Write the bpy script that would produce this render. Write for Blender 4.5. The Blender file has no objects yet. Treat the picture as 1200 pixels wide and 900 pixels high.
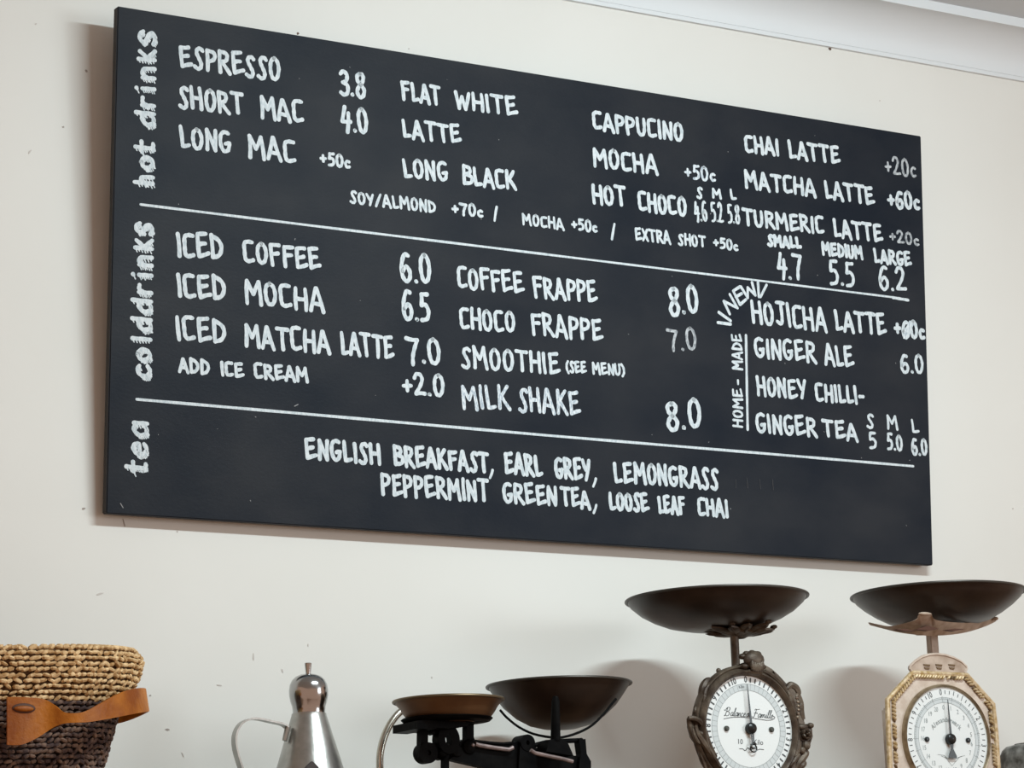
import bpy, bmesh, math, random
from mathutils import Vector, Matrix

random.seed(7)
PI = math.pi
sc = bpy.context.scene
col = sc.collection

# ---------------------------------------------------------------- camera
CAM = Vector((-1.17206645, -2.90336975, 1.55))
RIGHT = Vector((0.8626757686, -0.5046215938, -0.0338757327))
UP = Vector((-0.0825073353, -0.2065005106, 0.9749615781))
BACK = Vector((-0.4989820215, -0.8382807323, -0.2197779697))
F = 3210.2866
cd = bpy.data.cameras.new('camera'); cam = bpy.data.objects.new('camera', cd); col.objects.link(cam)
cd.sensor_fit = 'HORIZONTAL'; cd.sensor_width = 36.0; cd.lens = F / 1200 * 36.0
cd.clip_start = 0.05; cd.clip_end = 50
cam.matrix_world = Matrix(((RIGHT.x, UP.x, BACK.x, CAM.x), (RIGHT.y, UP.y, BACK.y, CAM.y),
                           (RIGHT.z, UP.z, BACK.z, CAM.z), (0, 0, 0, 1)))
sc.camera = cam
sc.view_settings.view_transform = 'Standard'; sc.view_settings.look = 'None'
sc.view_settings.gamma = 1.0; sc.view_settings.use_curve_mapping = False
sc.view_settings.exposure = 0.05

# ---------------------------------------------------------------- light
w = bpy.data.worlds.new('room_ambient'); sc.world = w; w.use_nodes = True
w.node_tree.nodes['Background'].inputs[0].default_value = (1.0, 0.65, 0.48, 1)
w.node_tree.nodes['Background'].inputs[1].default_value = 0.57

def area(name, loc, aim, sx, sy, power, color):
    l = bpy.data.lights.new(name, 'AREA'); l.shape = 'RECTANGLE'; l.size = sx; l.size_y = sy
    l.energy = power; l.color = color
    o = bpy.data.objects.new(name, l); col.objects.link(o); o.location = loc
    d = Vector(aim) - Vector(loc)
    o.rotation_euler = d.to_track_quat('-Z', 'Y').to_euler()
    return o
area('batten_light', (0.62, -1.27, 2.86), (0.55, -0.62, 1.6), 0.75, 0.05, 19.5, (0.88, 1.0, 1.03))
area('right_fill_light', (3.0, -3.4, 2.3), (0.5, 0.0, 1.9), 1.2, 1.0, 31, (0.88, 0.98, 1.03))  # added fill from the right, lifts the wall and the metal highlights

# ---------------------------------------------------------------- materials
def mat(name, color, rough=0.6, metal=0.0, var=0.0, scale=20.0, color2=None, bump=0.0, bscale=60.0, spec=0.5, stretch=None, lo=0.35, hi=0.65, detail=4.0):
    m = bpy.data.materials.new(name); m.use_nodes = True
    nt = m.node_tree; b = nt.nodes['Principled BSDF']
    b.inputs['Roughness'].default_value = rough; b.inputs['Metallic'].default_value = metal
    b.inputs['Specular IOR Level'].default_value = spec
    b.inputs['Base Color'].default_value = (*color, 1)
    tc = nt.nodes.new('ShaderNodeTexCoord'); mp = nt.nodes.new('ShaderNodeMapping')
    nt.links.new(tc.outputs['Object'], mp.inputs[0])
    if stretch: mp.inputs['Scale'].default_value = stretch
    if color2 is not None:
        n = nt.nodes.new('ShaderNodeTexNoise'); n.inputs['Scale'].default_value = scale; n.inputs['Detail'].default_value = detail
        nt.links.new(mp.outputs[0], n.inputs['Vector'])
        r = nt.nodes.new('ShaderNodeValToRGB'); r.color_ramp.elements[0].position = lo; r.color_ramp.elements[1].position = hi
        r.color_ramp.elements[0].color = (*color, 1); r.color_ramp.elements[1].color = (*color2, 1)
        nt.links.new(n.outputs['Fac'], r.inputs[0]); nt.links.new(r.outputs[0], b.inputs['Base Color'])
    if bump:
        n2 = nt.nodes.new('ShaderNodeTexNoise'); n2.inputs['Scale'].default_value = bscale; n2.inputs['Detail'].default_value = 3
        nt.links.new(mp.outputs[0], n2.inputs['Vector'])
        bp = nt.nodes.new('ShaderNodeBump'); bp.inputs['Strength'].default_value = bump; bp.inputs['Distance'].default_value = 0.002
        nt.links.new(n2.outputs['Fac'], bp.inputs['Height']); nt.links.new(bp.outputs[0], b.inputs['Normal'])
    return m
M = {}
M['wall'] = mat('wall_paint', (0.730, 0.745, 0.710), 0.7, color2=(0.765, 0.782, 0.750), scale=2.2, bump=0.15, bscale=25)
M['ceiling'] = mat('ceiling_paint', (0.66, 0.72, 0.76), 0.8, color2=(0.69, 0.75, 0.78), scale=3)
M['cornice'] = mat('cornice_paint', (0.73, 0.79, 0.82), 0.55, color2=(0.71, 0.77, 0.80), scale=4)
M['floor'] = mat('floor_boards', (0.20, 0.11, 0.06), 0.5, color2=(0.28, 0.16, 0.09), scale=5)
M['scuff'] = mat('scuff', (0.36, 0.33, 0.30), 0.8)
M['scuffl'] = mat('scuff_light', (0.60, 0.58, 0.55), 0.8)
M['nail'] = mat('nail_rust', (0.12, 0.07, 0.05), 0.6, 0.5)
M['board'] = mat('blackboard_paint', (0.0050, 0.0095, 0.0175), 0.5, color2=(0.0200, 0.0235, 0.0295), scale=6.5, stretch=(1, 1, 1.5), lo=0.32, hi=0.68, detail=8, bump=0.1, bscale=200, spec=0.12)
M['boardedge'] = mat('blackboard_edge', (0.018, 0.014, 0.012), 0.7)
M['paint'] = mat('chalk_pen_white', (0.46, 0.56, 0.61), 0.7, color2=(0.68, 0.76, 0.80), scale=240, stretch=(1.6, 1, 0.7), lo=0.3, hi=0.6)
M['paintblue'] = mat('chalk_pen_thin', (0.33, 0.42, 0.50), 0.7, color2=(0.74, 0.82, 0.86), scale=330, stretch=(1.8, 1, 0.6), lo=0.36, hi=0.6)
M['paintfaint'] = mat('chalk_pen_faded', (0.22, 0.25, 0.28), 0.7, color2=(0.52, 0.57, 0.60), scale=300, stretch=(1.6, 1, 0.7), lo=0.35, hi=0.62)
M['ghost'] = mat('chalk_residue', (0.024, 0.027, 0.033), 0.7, color2=(0.045, 0.045, 0.049), scale=200, lo=0.4, hi=0.7)
M['dust'] = mat('chalk_speck', (0.25, 0.26, 0.27), 0.8)
M['straw'] = mat('straw', (0.40, 0.225, 0.080), 0.75, color2=(0.78, 0.57, 0.31), scale=120, lo=0.35, hi=0.62)
M['strawdark'] = mat('dyed_straw', (0.050, 0.028, 0.026), 0.8, color2=(0.27, 0.17, 0.115), scale=110, lo=0.42, hi=0.75)
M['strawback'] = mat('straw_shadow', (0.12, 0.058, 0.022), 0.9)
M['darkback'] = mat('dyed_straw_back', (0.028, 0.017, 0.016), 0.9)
M['leather'] = mat('tan_leather', (0.23, 0.056, 0.002), 0.5, color2=(0.45, 0.148, 0.007), scale=24, bump=0.3, bscale=220, spec=0.35)
M['openingdark'] = mat('slit_opening_dark', (0.07, 0.025, 0.012), 0.7)  # dark colour for the handle slit and the shaded bracket openings
M['tin'] = mat('brushed_tin', (0.36, 0.36, 0.34), 0.32, 0.9, color2=(0.47, 0.47, 0.45), scale=60, bump=0.06, bscale=300)
M['chrome'] = mat('polished_steel', (0.42, 0.42, 0.42), 0.16, 1.0)
M['rod'] = mat('nickel_rod', (0.50, 0.48, 0.42), 0.25, 0.95)
M['hole'] = mat('spout_dark', (0.03, 0.022, 0.02), 0.6)
M['iron'] = mat('black_cast_iron', (0.003, 0.0032, 0.0036), 0.45, 0.0, color2=(0.006, 0.006, 0.006), scale=60, bump=0.2, bscale=150, spec=0.02)
M['ironledge'] = mat('iron_highlight_and_bolt', (0.16, 0.125, 0.12), 0.5, 0.5, color2=(0.28, 0.22, 0.21), scale=80)  # highlight along the beam ledge put in as paler iron, bolt shares it
M['brass'] = mat('aged_brass', (0.105, 0.052, 0.022), 0.45, 0.55, color2=(0.175, 0.095, 0.045), scale=26, lo=0.3, hi=0.7)
M['brassrim'] = mat('brass_rim', (0.16, 0.12, 0.07), 0.4, 0.7)
M['panblack'] = mat('dark_enamel_pan', (0.024, 0.016, 0.012), 0.36, 0.35, color2=(0.050, 0.034, 0.026), scale=18, lo=0.35, hi=0.7)
M['panrim'] = mat('dark_pan_rim', (0.05, 0.045, 0.038), 0.4, 0.4)
M['bronze'] = mat('bronzed_cast', (0.045, 0.030, 0.020), 0.5, 0.3, color2=(0.140, 0.112, 0.082), scale=48, lo=0.38, hi=0.64, bump=0.6, bscale=150)
M['bronzeworn'] = mat('bronzed_worn', (0.35, 0.29, 0.22), 0.5, 0.4, color2=(0.10, 0.06, 0.045), scale=160)
M['cream'] = mat('cream_enamel', (0.50, 0.41, 0.33), 0.5, color2=(0.62, 0.54, 0.46), scale=70, bump=0.2, bscale=200)
M['creamworn'] = mat('cream_worn_cast', (0.33, 0.245, 0.18), 0.55, color2=(0.50, 0.41, 0.33), scale=70, lo=0.35, hi=0.65)
M['gilt'] = mat('gilt_rope', (0.42, 0.29, 0.12), 0.45, 0.25, color2=(0.66, 0.54, 0.36), scale=190, lo=0.35, hi=0.62)
M['gilthole'] = mat('gilt_worn', (0.14, 0.085, 0.035), 0.6)
M['bezel'] = mat('tarnished_bezel', (0.20, 0.15, 0.09), 0.4, 0.6, color2=(0.42, 0.35, 0.24), scale=60)
M['dial'] = mat('dial_enamel', (0.67, 0.715, 0.71), 0.35)
M['dialgrey'] = mat('dial_ring_print', (0.55, 0.61, 0.62), 0.5)
M['ink'] = mat('dial_ink', (0.055, 0.065, 0.07), 0.6)
M['inksoft'] = mat('dial_ink_soft', (0.27, 0.31, 0.31), 0.6)
M['greyscrew'] = mat('dull_screw', (0.05, 0.055, 0.045), 0.5)
M['needle'] = mat('blued_needle', (0.012, 0.015, 0.016), 0.3, 0.3)
M['galv'] = mat('galvanised_tin', (0.060, 0.058, 0.050), 0.5, 0.2, color2=(0.30, 0.30, 0.28), scale=70, lo=0.38, hi=0.64)
M['shelf'] = mat('shelf_timber', (0.16, 0.085, 0.04), 0.5, color2=(0.24, 0.135, 0.07), scale=10, stretch=(0.3, 6, 6))

# ---------------------------------------------------------------- helpers
def at(px, py, Y):
    """point of the plane y = Y seen in the calibrated photograph at px, py"""
    d = RIGHT * ((px - 600) / F) - UP * ((py - 450) / F) - BACK
    return CAM + d * ((Y - CAM.y) / d.y)

class MB:
    def __init__(s): s.v = []; s.f = []
    def add(s, vs, fs):
        n = len(s.v); s.v += [tuple(v) for v in vs]; s.f += [tuple(i + n for i in f) for f in fs]
    def box(s, a, b):
        x0, y0, z0 = a; x1, y1, z1 = b
        s.add([(x0,y0,z0),(x1,y0,z0),(x1,y1,z0),(x0,y1,z0),(x0,y0,z1),(x1,y0,z1),(x1,y1,z1),(x0,y1,z1)],
              [(0,3,2,1),(4,5,6,7),(0,1,5,4),(1,2,6,5),(2,3,7,6),(3,0,4,7)])
    def grid(s, rows, closed=True, cap0=False, cap1=False):
        n = len(rows[0]); vs = [p for r in rows for p in r]; fs = []
        for i in range(len(rows) - 1):
            for j in range(n if closed else n - 1):
                k = (j + 1) % n
                fs.append((i*n+j, i*n+k, (i+1)*n+k, (i+1)*n+j))
        if cap0: fs.append(tuple(reversed(range(n))))
        if cap1: fs.append(tuple((len(rows)-1)*n + j for j in range(n)))
        s.add(vs, fs)
    def lathe(s, c, prof, n=48, sx=1.0, sy=1.0, axis='z', cap0=False, cap1=False):
        rows = []
        for r, h in prof:
            row = []
            for j in range(n):
                a = 2*PI*j/n; x = r*math.cos(a)*sx; y = r*math.sin(a)*sy
                if axis == 'z': row.append((c[0]+x, c[1]+y, c[2]+h))
                else: row.append((c[0]+x, c[1]+h, c[2]+y))      # axis along y
            rows.append(row)
        s.grid(rows, True, cap0, cap1)
    def tube(s, path, r, n=10, flat=1.0, flatdir=None, caps=True):
        P = [Vector(p) for p in path]; R = r if isinstance(r, (list, tuple)) else [r]*len(P)
        rows = []; nprev = None
        for i, p in enumerate(P):
            t = (P[min(i+1, len(P)-1)] - P[max(i-1, 0)]).normalized()
            if flatdir is not None: u = Vector(flatdir)
            elif nprev is not None: u = nprev
            else: u = Vector((0,0,1)) if abs(t.z) < 0.9 else Vector((0,1,0))
            u = (u - t*u.dot(t)).normalized(); nprev = u; v = t.cross(u)
            rows.append([p + (u*math.cos(2*PI*j/n)*flat + v*math.sin(2*PI*j/n))*R[i] for j in range(n)])
        s.grid(rows, True, caps, caps)
    def prism(s, poly, y0, y1, shrink=1.0, ctr=None):
        """outline of (x, z) points, front at y0, back at y1"""
        n = len(poly)
        if ctr is None: ctr = (sum(p[0] for p in poly)/n, sum(p[1] for p in poly)/n)
        bk = [(ctr[0]+(p[0]-ctr[0])*shrink, ctr[1]+(p[1]-ctr[1])*shrink) for p in poly]
        vs = [(p[0], y0, p[1]) for p in poly] + [(p[0], y1, p[1]) for p in bk]
        fs = [tuple(range(n)), tuple(reversed(range(n, 2*n)))]
        for i in range(n):
            j = (i+1) % n; fs.append((i, i+n, j+n, j))
        s.add(vs, fs)
    def blob(s, c, r, ax=None, nu=8, nv=6):
        """ellipsoid: r = (a, b, c) along axes ax"""
        c = Vector(c)
        if ax is None: ax = (Vector((1,0,0)), Vector((0,1,0)), Vector((0,0,1)))
        vs = [c + ax[2]*r[2]]; fs = []
        for i in range(1, nv):
            th = PI*i/nv
            for j in range(nu):
                a = 2*PI*j/nu
                vs.append(c + ax[0]*(r[0]*math.sin(th)*math.cos(a)) + ax[1]*(r[1]*math.sin(th)*math.sin(a)) + ax[2]*(r[2]*math.cos(th)))
        vs.append(c - ax[2]*r[2]); last = len(vs)-1
        for j in range(nu): fs.append((0, 1+j, 1+(j+1)%nu))
        for i in range(nv-2):
            for j in range(nu):
                a = 1+i*nu+j; b = 1+i*nu+(j+1)%nu
                fs.append((a, a+nu, b+nu, b))
        for j in range(nu): fs.append((last, 1+(nv-2)*nu+(j+1)%nu, 1+(nv-2)*nu+j))
        s.add(vs, fs)
    def build(s, name, m, parent=None, smooth=True, angle=35, bevel=0.0, org=None, fix=True):
        base = Vector((0,0,0))
        if parent is not None:
            p = parent
            while p.parent: p = p.parent
            base = p.location
        elif org is not None: base = Vector(org)
        me = bpy.data.meshes.new(name)
        me.from_pydata([Vector(v)-base for v in s.v], [], s.f); me.validate()
        if fix:
            bm = bmesh.new(); bm.from_mesh(me); bmesh.ops.recalc_face_normals(bm, faces=bm.faces)
            if bevel:
                bmesh.ops.bevel(bm, geom=list(bm.edges), offset=bevel, segments=2, affect='EDGES', clamp_overlap=True)
            bm.to_mesh(me); bm.free()
        if smooth:
            me.polygons.foreach_set('use_smooth', [True]*len(me.polygons))
            me.set_sharp_from_angle(angle=math.radians(angle))
        me.materials.append(M[m] if isinstance(m, str) else m)
        o = bpy.data.objects.new(name, me); col.objects.link(o)
        if parent is not None: o.parent = parent
        elif org is not None: o.location = base
        return o

def tag(o, label=None, cat=None, group=None, kind=None):
    if label: o['label'] = label
    if cat: o['category'] = cat
    if group: o['group'] = group
    if kind: o['kind'] = kind
    return o
def thing(name, loc, label, cat, group=None):
    o = bpy.data.objects.new(name, None); col.objects.link(o); o.location = loc; o.empty_display_size = 0.05
    return tag(o, label, cat, group)
def poly_at(pts, Y): 
    return [(lambda q: (q.x, q.z))(at(x, y, Y)) for x, y in pts]
def catmull(P, k=6):
    P = [Vector(p) for p in P]; out = []
    for i in range(len(P)-1):
        a = P[max(i-1,0)]; b = P[i]; c = P[i+1]; d = P[min(i+2,len(P)-1)]
        for j in range(k):
            t = j/k
            out.append(0.5*((2*b)+(c-a)*t+(2*a-5*b+4*c-d)*t*t+(3*b-a-3*c+d)*t*t*t))
    out.append(P[-1]); return out
def crop(ox, oy, s, pts): return [(ox + x/s, oy + y/s) for x, y in pts]

# ---------------------------------------------------------------- the setting
XL, XR = -2.6, 3.2
CEIL = 2.912
def box_obj(name, a, b, m, **k):
    mb = MB(); mb.box(a, b); return tag(mb.build(name, m, smooth=False), kind='structure', **k)
wall = box_obj('wall_back', (XL, 0, 0), (XR, 0.12, CEIL), 'wall')
box_obj('ceiling', (XL, -4.6, CEIL), (XR, 0.12, CEIL+0.1), 'ceiling')
box_obj('floor', (XL, -4.6, -0.1), (XR, 0.12, 0), 'floor')
# cove cornice
ZB = 2.845; cv = 0.055
prof = [(0.0, ZB-0.004), (-0.005, ZB-0.004), (-0.005, ZB+0.002), (-0.0055, ZB+0.002)]
for i in range(0, 13):
    a = PI/2*i/12
    prof.append((-0.006-cv*(1-math.cos(a)), ZB+0.002+(cv-0.004)*math.sin(a)))
prof += [(-0.0625, ZB+0.053), (-0.0625, CEIL), (0.0, CEIL)]
mb = MB(); rows = [[(x, p[0], p[1]) for p in prof] for x in (XL, XR)]
mb.grid(rows, True, True, True)
tag(mb.build('trim_1', 'cornice', angle=40), kind='structure')

# small marks on the wall: nail hole stubs and scuffs, each a thin fleck of its own
def fleck(px, py, w_, h_, m, rot=0.0, name='scuff_mark'):
    c = at(px, py, 0.0); mb = MB(); n = 9; ring = []
    for j in range(n):
        a = 2*PI*j/n; rr = 1+random.uniform(-.25, .25)
        x = math.cos(a)*w_*rr; z = math.sin(a)*h_*rr
        ring.append((c.x + x*math.cos(rot)-z*math.sin(rot), c.z + x*math.sin(rot)+z*math.cos(rot)))
    mb.prism(ring, -0.0006, 0.0002)
    return mb.build(name, m, wall, smooth=False, fix=False)
fleck(972.5, 57.5, 0.0028, 0.0022, 'nail', name='nail_stub')['label'] = 'rusty nail stub under the cornice'
for q in [(101, 83, .0016, .0018, 'scuff', 0), (74, 149, .0013, .0011, 'scuff', 0), (117, 696, .0045, .0012, 'scuffl', .3), (98, 596, .0022, .0011, 'scuff', .2),
          (297, 770, .0009, .0042, 'scuffl', 0), (331, 786, .0009, .0025, 'scuffl', .3), (257, 803, .003, .0009, 'scuffl', -.1), (196, 855, .0026, .0011, 'scuff', -.2),
          (176, 815, .0014, .0008, 'scuff', 0), (506, 794, .0011, .0011, 'scuffl', 0), (1187, 596, .0013, .0013, 'scuffl', 0), (35, 178, .0032, .0009, 'scuffl', 1.0),
          (208, 623, .0011, .0011, 'scuffl', 0), (361, 756, .0008, .002, 'scuffl', 0), (479, 57, .001, .001, 'scuffl', 0), (42, 28, .0015, .001, 'scuffl', .5),
          (214, 884, .0008, .003, 'scuffl', 0.5), (1031, 118, .0014, .0008, 'scuffl', 0.2)]:
    fleck(*q)
fleck(349, 39.5, .0014, .0016, 'nail', name='nail_stub'); fleck(145, 612, .0006, .0045, 'scuff', .25)

# ---------------------------------------------------------------- blackboard
Z0 = 2.1086485; DB = 0.02; TH = math.radians(3.6); BH = 0.6009; BW = 1.2; BT = 0.0125
EU = Vector((0, -math.sin(TH), math.cos(TH)))      # up the board
EN = Vector((0, -math.cos(TH), -math.sin(TH)))     # out of the board face
BO = Vector((0, -DB, Z0))
board = thing('blackboard', (0.6, -DB, Z0), 'large black menu board hand-lettered in white pen, leaning out from the wall above the shelf', 'menu board')
def bp(s, t, h=0.0): return BO + Vector((1,0,0))*s + EU*t + EN*h
mb = MB()
mb.add([bp(0,0), bp(BW,0), bp(BW,BH), bp(0,BH), bp(0,0,-BT), bp(BW,0,-BT), bp(BW,BH,-BT), bp(0,BH,-BT)],
       [(0,1,2,3),(4,7,6,5),(0,4,5,1),(1,5,6,2),(2,6,7,3),(3,7,4,0)])
panel = mb.build('panel', 'board', board, smooth=False, bevel=0.0012)
panel.data.materials.append(M['boardedge'])
for p in panel.data.polygons:
    if abs(Vector(p.normal).dot(EN)) < 0.5: p.material_index = 1
# two timber blocks behind keep the top off the wall
for sx in (0.22, 0.98):
    a = bp(sx, BH-0.08, -BT)
    mb = MB(); mb.box((sx-0.03, a.y+0.001, a.z-0.02), (sx+0.03, 0.0, a.z+0.02)); mb.build('hanging_block', 'shelf', board, smooth=False)
    mb = MB(); mb.box((sx-0.03, bp(0, .03, -BT).y+0.001, Z0+0.015), (sx+0.03, 0.0, Z0+0.04)); mb.build('hanging_block', 'shelf', board, smooth=False)

def px_board(px, py):
    d = RIGHT*((px-600)/F) - UP*((py-450)/F) - BACK
    t = (BO-CAM).dot(EN)/d.dot(EN); q = CAM + d*t - BO
    return Vector((q.x, q.dot(EU)))

hcount = [0]
def ribbon(mb, pts, wid):
    """painted stroke with round ends, lying on the board face. pts in board metres"""
    P = [Vector((p[0], p[1])) for p in pts]
    Q = [P[0]]
    for p in P[1:]:
        if (p-Q[-1]).length > 1e-5: Q.append(p)
    P = Q
    if len(P) < 2: P = [P[0], P[0]+Vector((1e-4, 0))]
    hcount[0] = (hcount[0]+1) % 24
    h = 0.00035 + 0.00001*hcount[0]
    r = wid/2; L = []; R_ = []
    for i, p in enumerate(P):
        t = P[min(i+1, len(P)-1)] - P[max(i-1, 0)]
        if t.length < 1e-9: t = Vector((1,0))
        t.normalize(); n = Vector((-t.y, t.x))
        ww = r*(1+0.10*math.sin(i*1.7+hcount[0]))
        L.append(p+n*ww); R_.append(p-n*ww)
    def cap(c, d0, a, b):
        out = []
        for k in (1, 2, 3):
            ang = PI*k/4; v = (a-c)*math.cos(ang) + d0*r*math.sin(ang); out.append(c+v)
        return out
    t1 = (P[-1]-P[-2]).normalized(); t0 = (P[0]-P[1]).normalized()
    ring = cap(P[-1], t1, L[-1], R_[-1]); ring0 = cap(P[0], t0, R_[0], L[0])
    vs = L + R_; n = len(P); fs = [(i, n+i, n+i+1, i+1) for i in range(n-1)]
    b = len(vs); vs += ring; fs.append((n-1, 2*n-1, b+2, b+1, b))
    b = len(vs); vs += ring0; fs.append((n, 0, b+2, b+1, b))
    mb.add([bp(v.x, v.y, h) for v in vs], fs)

c = 'c'
G = {
 'A': (.54, [[(0,-.02),(.24,1)], [(.27,1),(.53,-.05)], [(.10,.31),(.44,.28)]]),
 'B': (.48, [[(.05,0),(.05,1)], [c,(.05,.98),(.36,.9),(.38,.66),(.1,.52)], [c,(.1,.52),(.46,.42),(.43,.1),(.06,.02)]]),
 'C': (.44, [[c,(.42,.97),(.2,.98),(.05,.86),(.04,.5),(.05,.16),(.16,.02),(.42,.10)]]),
 'D': (.50, [[(.05,0),(.06,1)], [c,(.06,.98),(.38,.78),(.47,.45),(.33,.12),(.05,.0)]]),
 'E': (.48, [[(.05,.98),(.07,.02)], [(.05,.97),(.42,1.03)], [(.07,.52),(.37,.60)], [(.07,.02),(.50,.19)]]),
 'F': (.44, [[(.05,.98),(.08,0)], [(.05,.97),(.45,1.0)], [(.07,.55),(.38,.60)]]),
 'G': (.48, [[c,(.42,.93),(.24,.99),(.06,.8),(.04,.35),(.17,.03),(.38,.10),(.45,.42)], [(.46,.45),(.27,.40)]]),
 'H': (.50, [[(.04,0),(.05,1)], [(.46,-.02),(.45,.99)], [(.05,.50),(.45,.50)]]),
 'I': (.12, [[(.05,1),(.07,0)]]),
 'J': (.48, [[c,(.32,.98),(.33,.4),(.26,.06),(.04,.14)], [(.10,1),(.48,.99)]]),
 'K': (.50, [[(.04,0),(.05,1)], [(.07,.42),(.43,1)], [(.15,.53),(.50,-.02)]]),
 'L': (.38, [[(.04,1),(.08,.04)], [(.08,.03),(.38,.11)]]),
 'M': (.64, [[(.04,-.02),(.06,1)], [(.06,1),(.31,.42)], [(.31,.42),(.54,1.0)], [(.54,1.0),(.62,-.03)]]),
 'N': (.48, [[(.04,0),(.05,1)], [(.05,1),(.42,.0)], [(.42,.0),(.45,1)]]),
 'O': (.48, [[c,(.24,.99),(.08,.82),(.04,.45),(.10,.10),(.22,.0),(.36,.12),(.44,.5),(.38,.85),(.24,.99)]]),
 'P': (.44, [[(.05,-.02),(.05,1)], [c,(.05,.98),(.34,.93),(.42,.75),(.32,.53),(.08,.44)]]),
 'R': (.50, [[(.05,-.02),(.05,1)], [c,(.05,.98),(.34,.93),(.40,.76),(.32,.56),(.08,.48)], [(.14,.48),(.50,-.04)]]),
 'S': (.40, [[c,(.40,.90),(.30,1.0),(.15,.93),(.12,.74),(.22,.50),(.31,.26),(.28,.06),(.16,-.02),(.0,.08)]]),
 'T': (.52, [[(.27,0),(.26,.98)], [(0,1.0),(.52,.98)]]),
 'U': (.46, [[c,(.04,1),(.04,.5),(.08,.12),(.22,.0),(.36,.14),(.42,.5),(.42,1)]]),
 'W': (.64, [[(.02,1),(.15,0)], [(.15,0),(.31,.75)], [(.31,.75),(.46,.0)], [(.46,0),(.64,1)]]),
 'X': (.48, [[(.03,1),(.46,0)], [(.44,1),(.02,0)]]),
 'Y': (.44, [[(.0,1),(.20,.50)], [(.44,1),(.18,0)]]),
 '0': (.46, [[c,(.24,.99),(.08,.82),(.04,.45),(.10,.10),(.22,.0),(.36,.12),(.44,.5),(.38,.85),(.24,.99)]]),
 '2': (.48, [[c,(.04,.78),(.14,.97),(.32,.97),(.40,.75),(.28,.42),(.04,.03)], [(.04,.03),(.48,.06)]]),
 '3': (.42, [[c,(.04,.88),(.2,1.0),(.38,.85),(.32,.6),(.14,.52)], [c,(.14,.52),(.38,.42),(.38,.12),(.2,.0),(.02,.08)]]),
 '4': (.48, [[(.20,1),(.04,.38)], [(.04,.38),(.48,.40)], [(.38,.75),(.30,-.05)]]),
 '5': (.44, [[(.12,.98),(.42,1.0)], [(.12,.98),(.08,.56)], [c,(.08,.56),(.28,.60),(.41,.38),(.32,.08),(.04,.0)]]),
 '6': (.46, [[c,(.40,.95),(.22,.97),(.06,.6),(.05,.2),(.20,.0),(.38,.12),(.41,.38),(.26,.54),(.08,.36)]]),
 '7': (.48, [[(.02,.98),(.47,.95)], [c,(.47,.95),(.34,.6),(.26,.3),(.24,-.03)]]),
 '8': (.46, [[c,(.24,.98),(.08,.88),(.10,.66),(.26,.52),(.42,.30),(.34,.04),(.16,.0),(.05,.2),(.14,.42),(.30,.58),(.40,.80),(.36,.95),(.24,.98)]]),
 '.': (.10, [[(.04,.04),(.06,.03)]]),
 ',': (.14, [[(.10,.05),(.02,-.22)]]),
 '+': (.40, [[(.02,.42),(.38,.46)], [(.20,.20),(.20,.68)]]),
 '-': (.30, [[(.02,.45),(.28,.47)]]),
 '/': (.40, [[(.02,-.06),(.38,1.05)]]),
 '(': (.24, [[c,(.22,1.08),(.05,.75),(.04,.25),(.18,-.1)]]),
 ')': (.24, [[c,(.02,1.08),(.19,.75),(.20,.25),(.04,-.1)]]),
 'c': (.34, [[c,(.33,.46),(.18,.50),(.05,.30),(.14,.02),(.34,.06)]]),
}
def word(text, x0, y0, x1, y1, h, th=4.3, m='paint', gap=.16, mb=None, name='lettering'):
    """x0,y0 – x1,y1: baseline from first to last letter, h cap height, th stroke width (photo pixels)"""
    A = px_board(x0, y0); B = px_board(x1, y1)
    H0 = (px_board(x0, y0-h)-A).length; H1 = (px_board(x1, y1-h)-B).length
    tot = sum(G[ch][0] for ch in text) + gap*(len(text)-1)
    th = th*1.12
    wpx = th/h*H0
    span = B.x-A.x-wpx*0.9
    own = mb is None
    if own: mb = MB()
    u = 0.0
    for ch in text:
        gw, strokes = G[ch]
        f = (u+gw/2)/tot; H = H0+(H1-H0)*f
        sx = span/tot
        bx = A.x + wpx*0.45 + span*u/tot; by = A.y + (B.y-A.y)*f
        jr = -.085 + random.uniform(-.035, .035); jh = random.uniform(-.05, .04); jy = random.uniform(-.03, .03)*H
        for st in strokes:
            curved = st[0] == c; pts = st[1:] if curved else st
            pts = [(p[0]*sx, p[1]*(H-wpx*.9)*(1+jh)+wpx*.45) for p in pts]
            if curved: pts = [(q.x, q.y) for q in catmull([(p[0],p[1],0) for p in pts], 4)]
            else:
                (ax, ay), (bx_, by_) = pts; k = 3
                bow = random.uniform(-.02, .02)*H
                pts = [(ax+(bx_-ax)*i/k + (bow if 0 < i < k else 0)*(abs(by_-ay) > abs(bx_-ax)), ay+(by_-ay)*i/k + (bow if 0 < i < k else 0)*(abs(by_-ay) <= abs(bx_-ax))) for i in range(k+1)]
            pts = [(bx + x + y*jr, by + jy + y) for x, y in pts]
            ribbon(mb, pts, wpx)
        u += gw + gap
    if own: return mb.build(name, m, board, smooth=False, fix=False)

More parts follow.
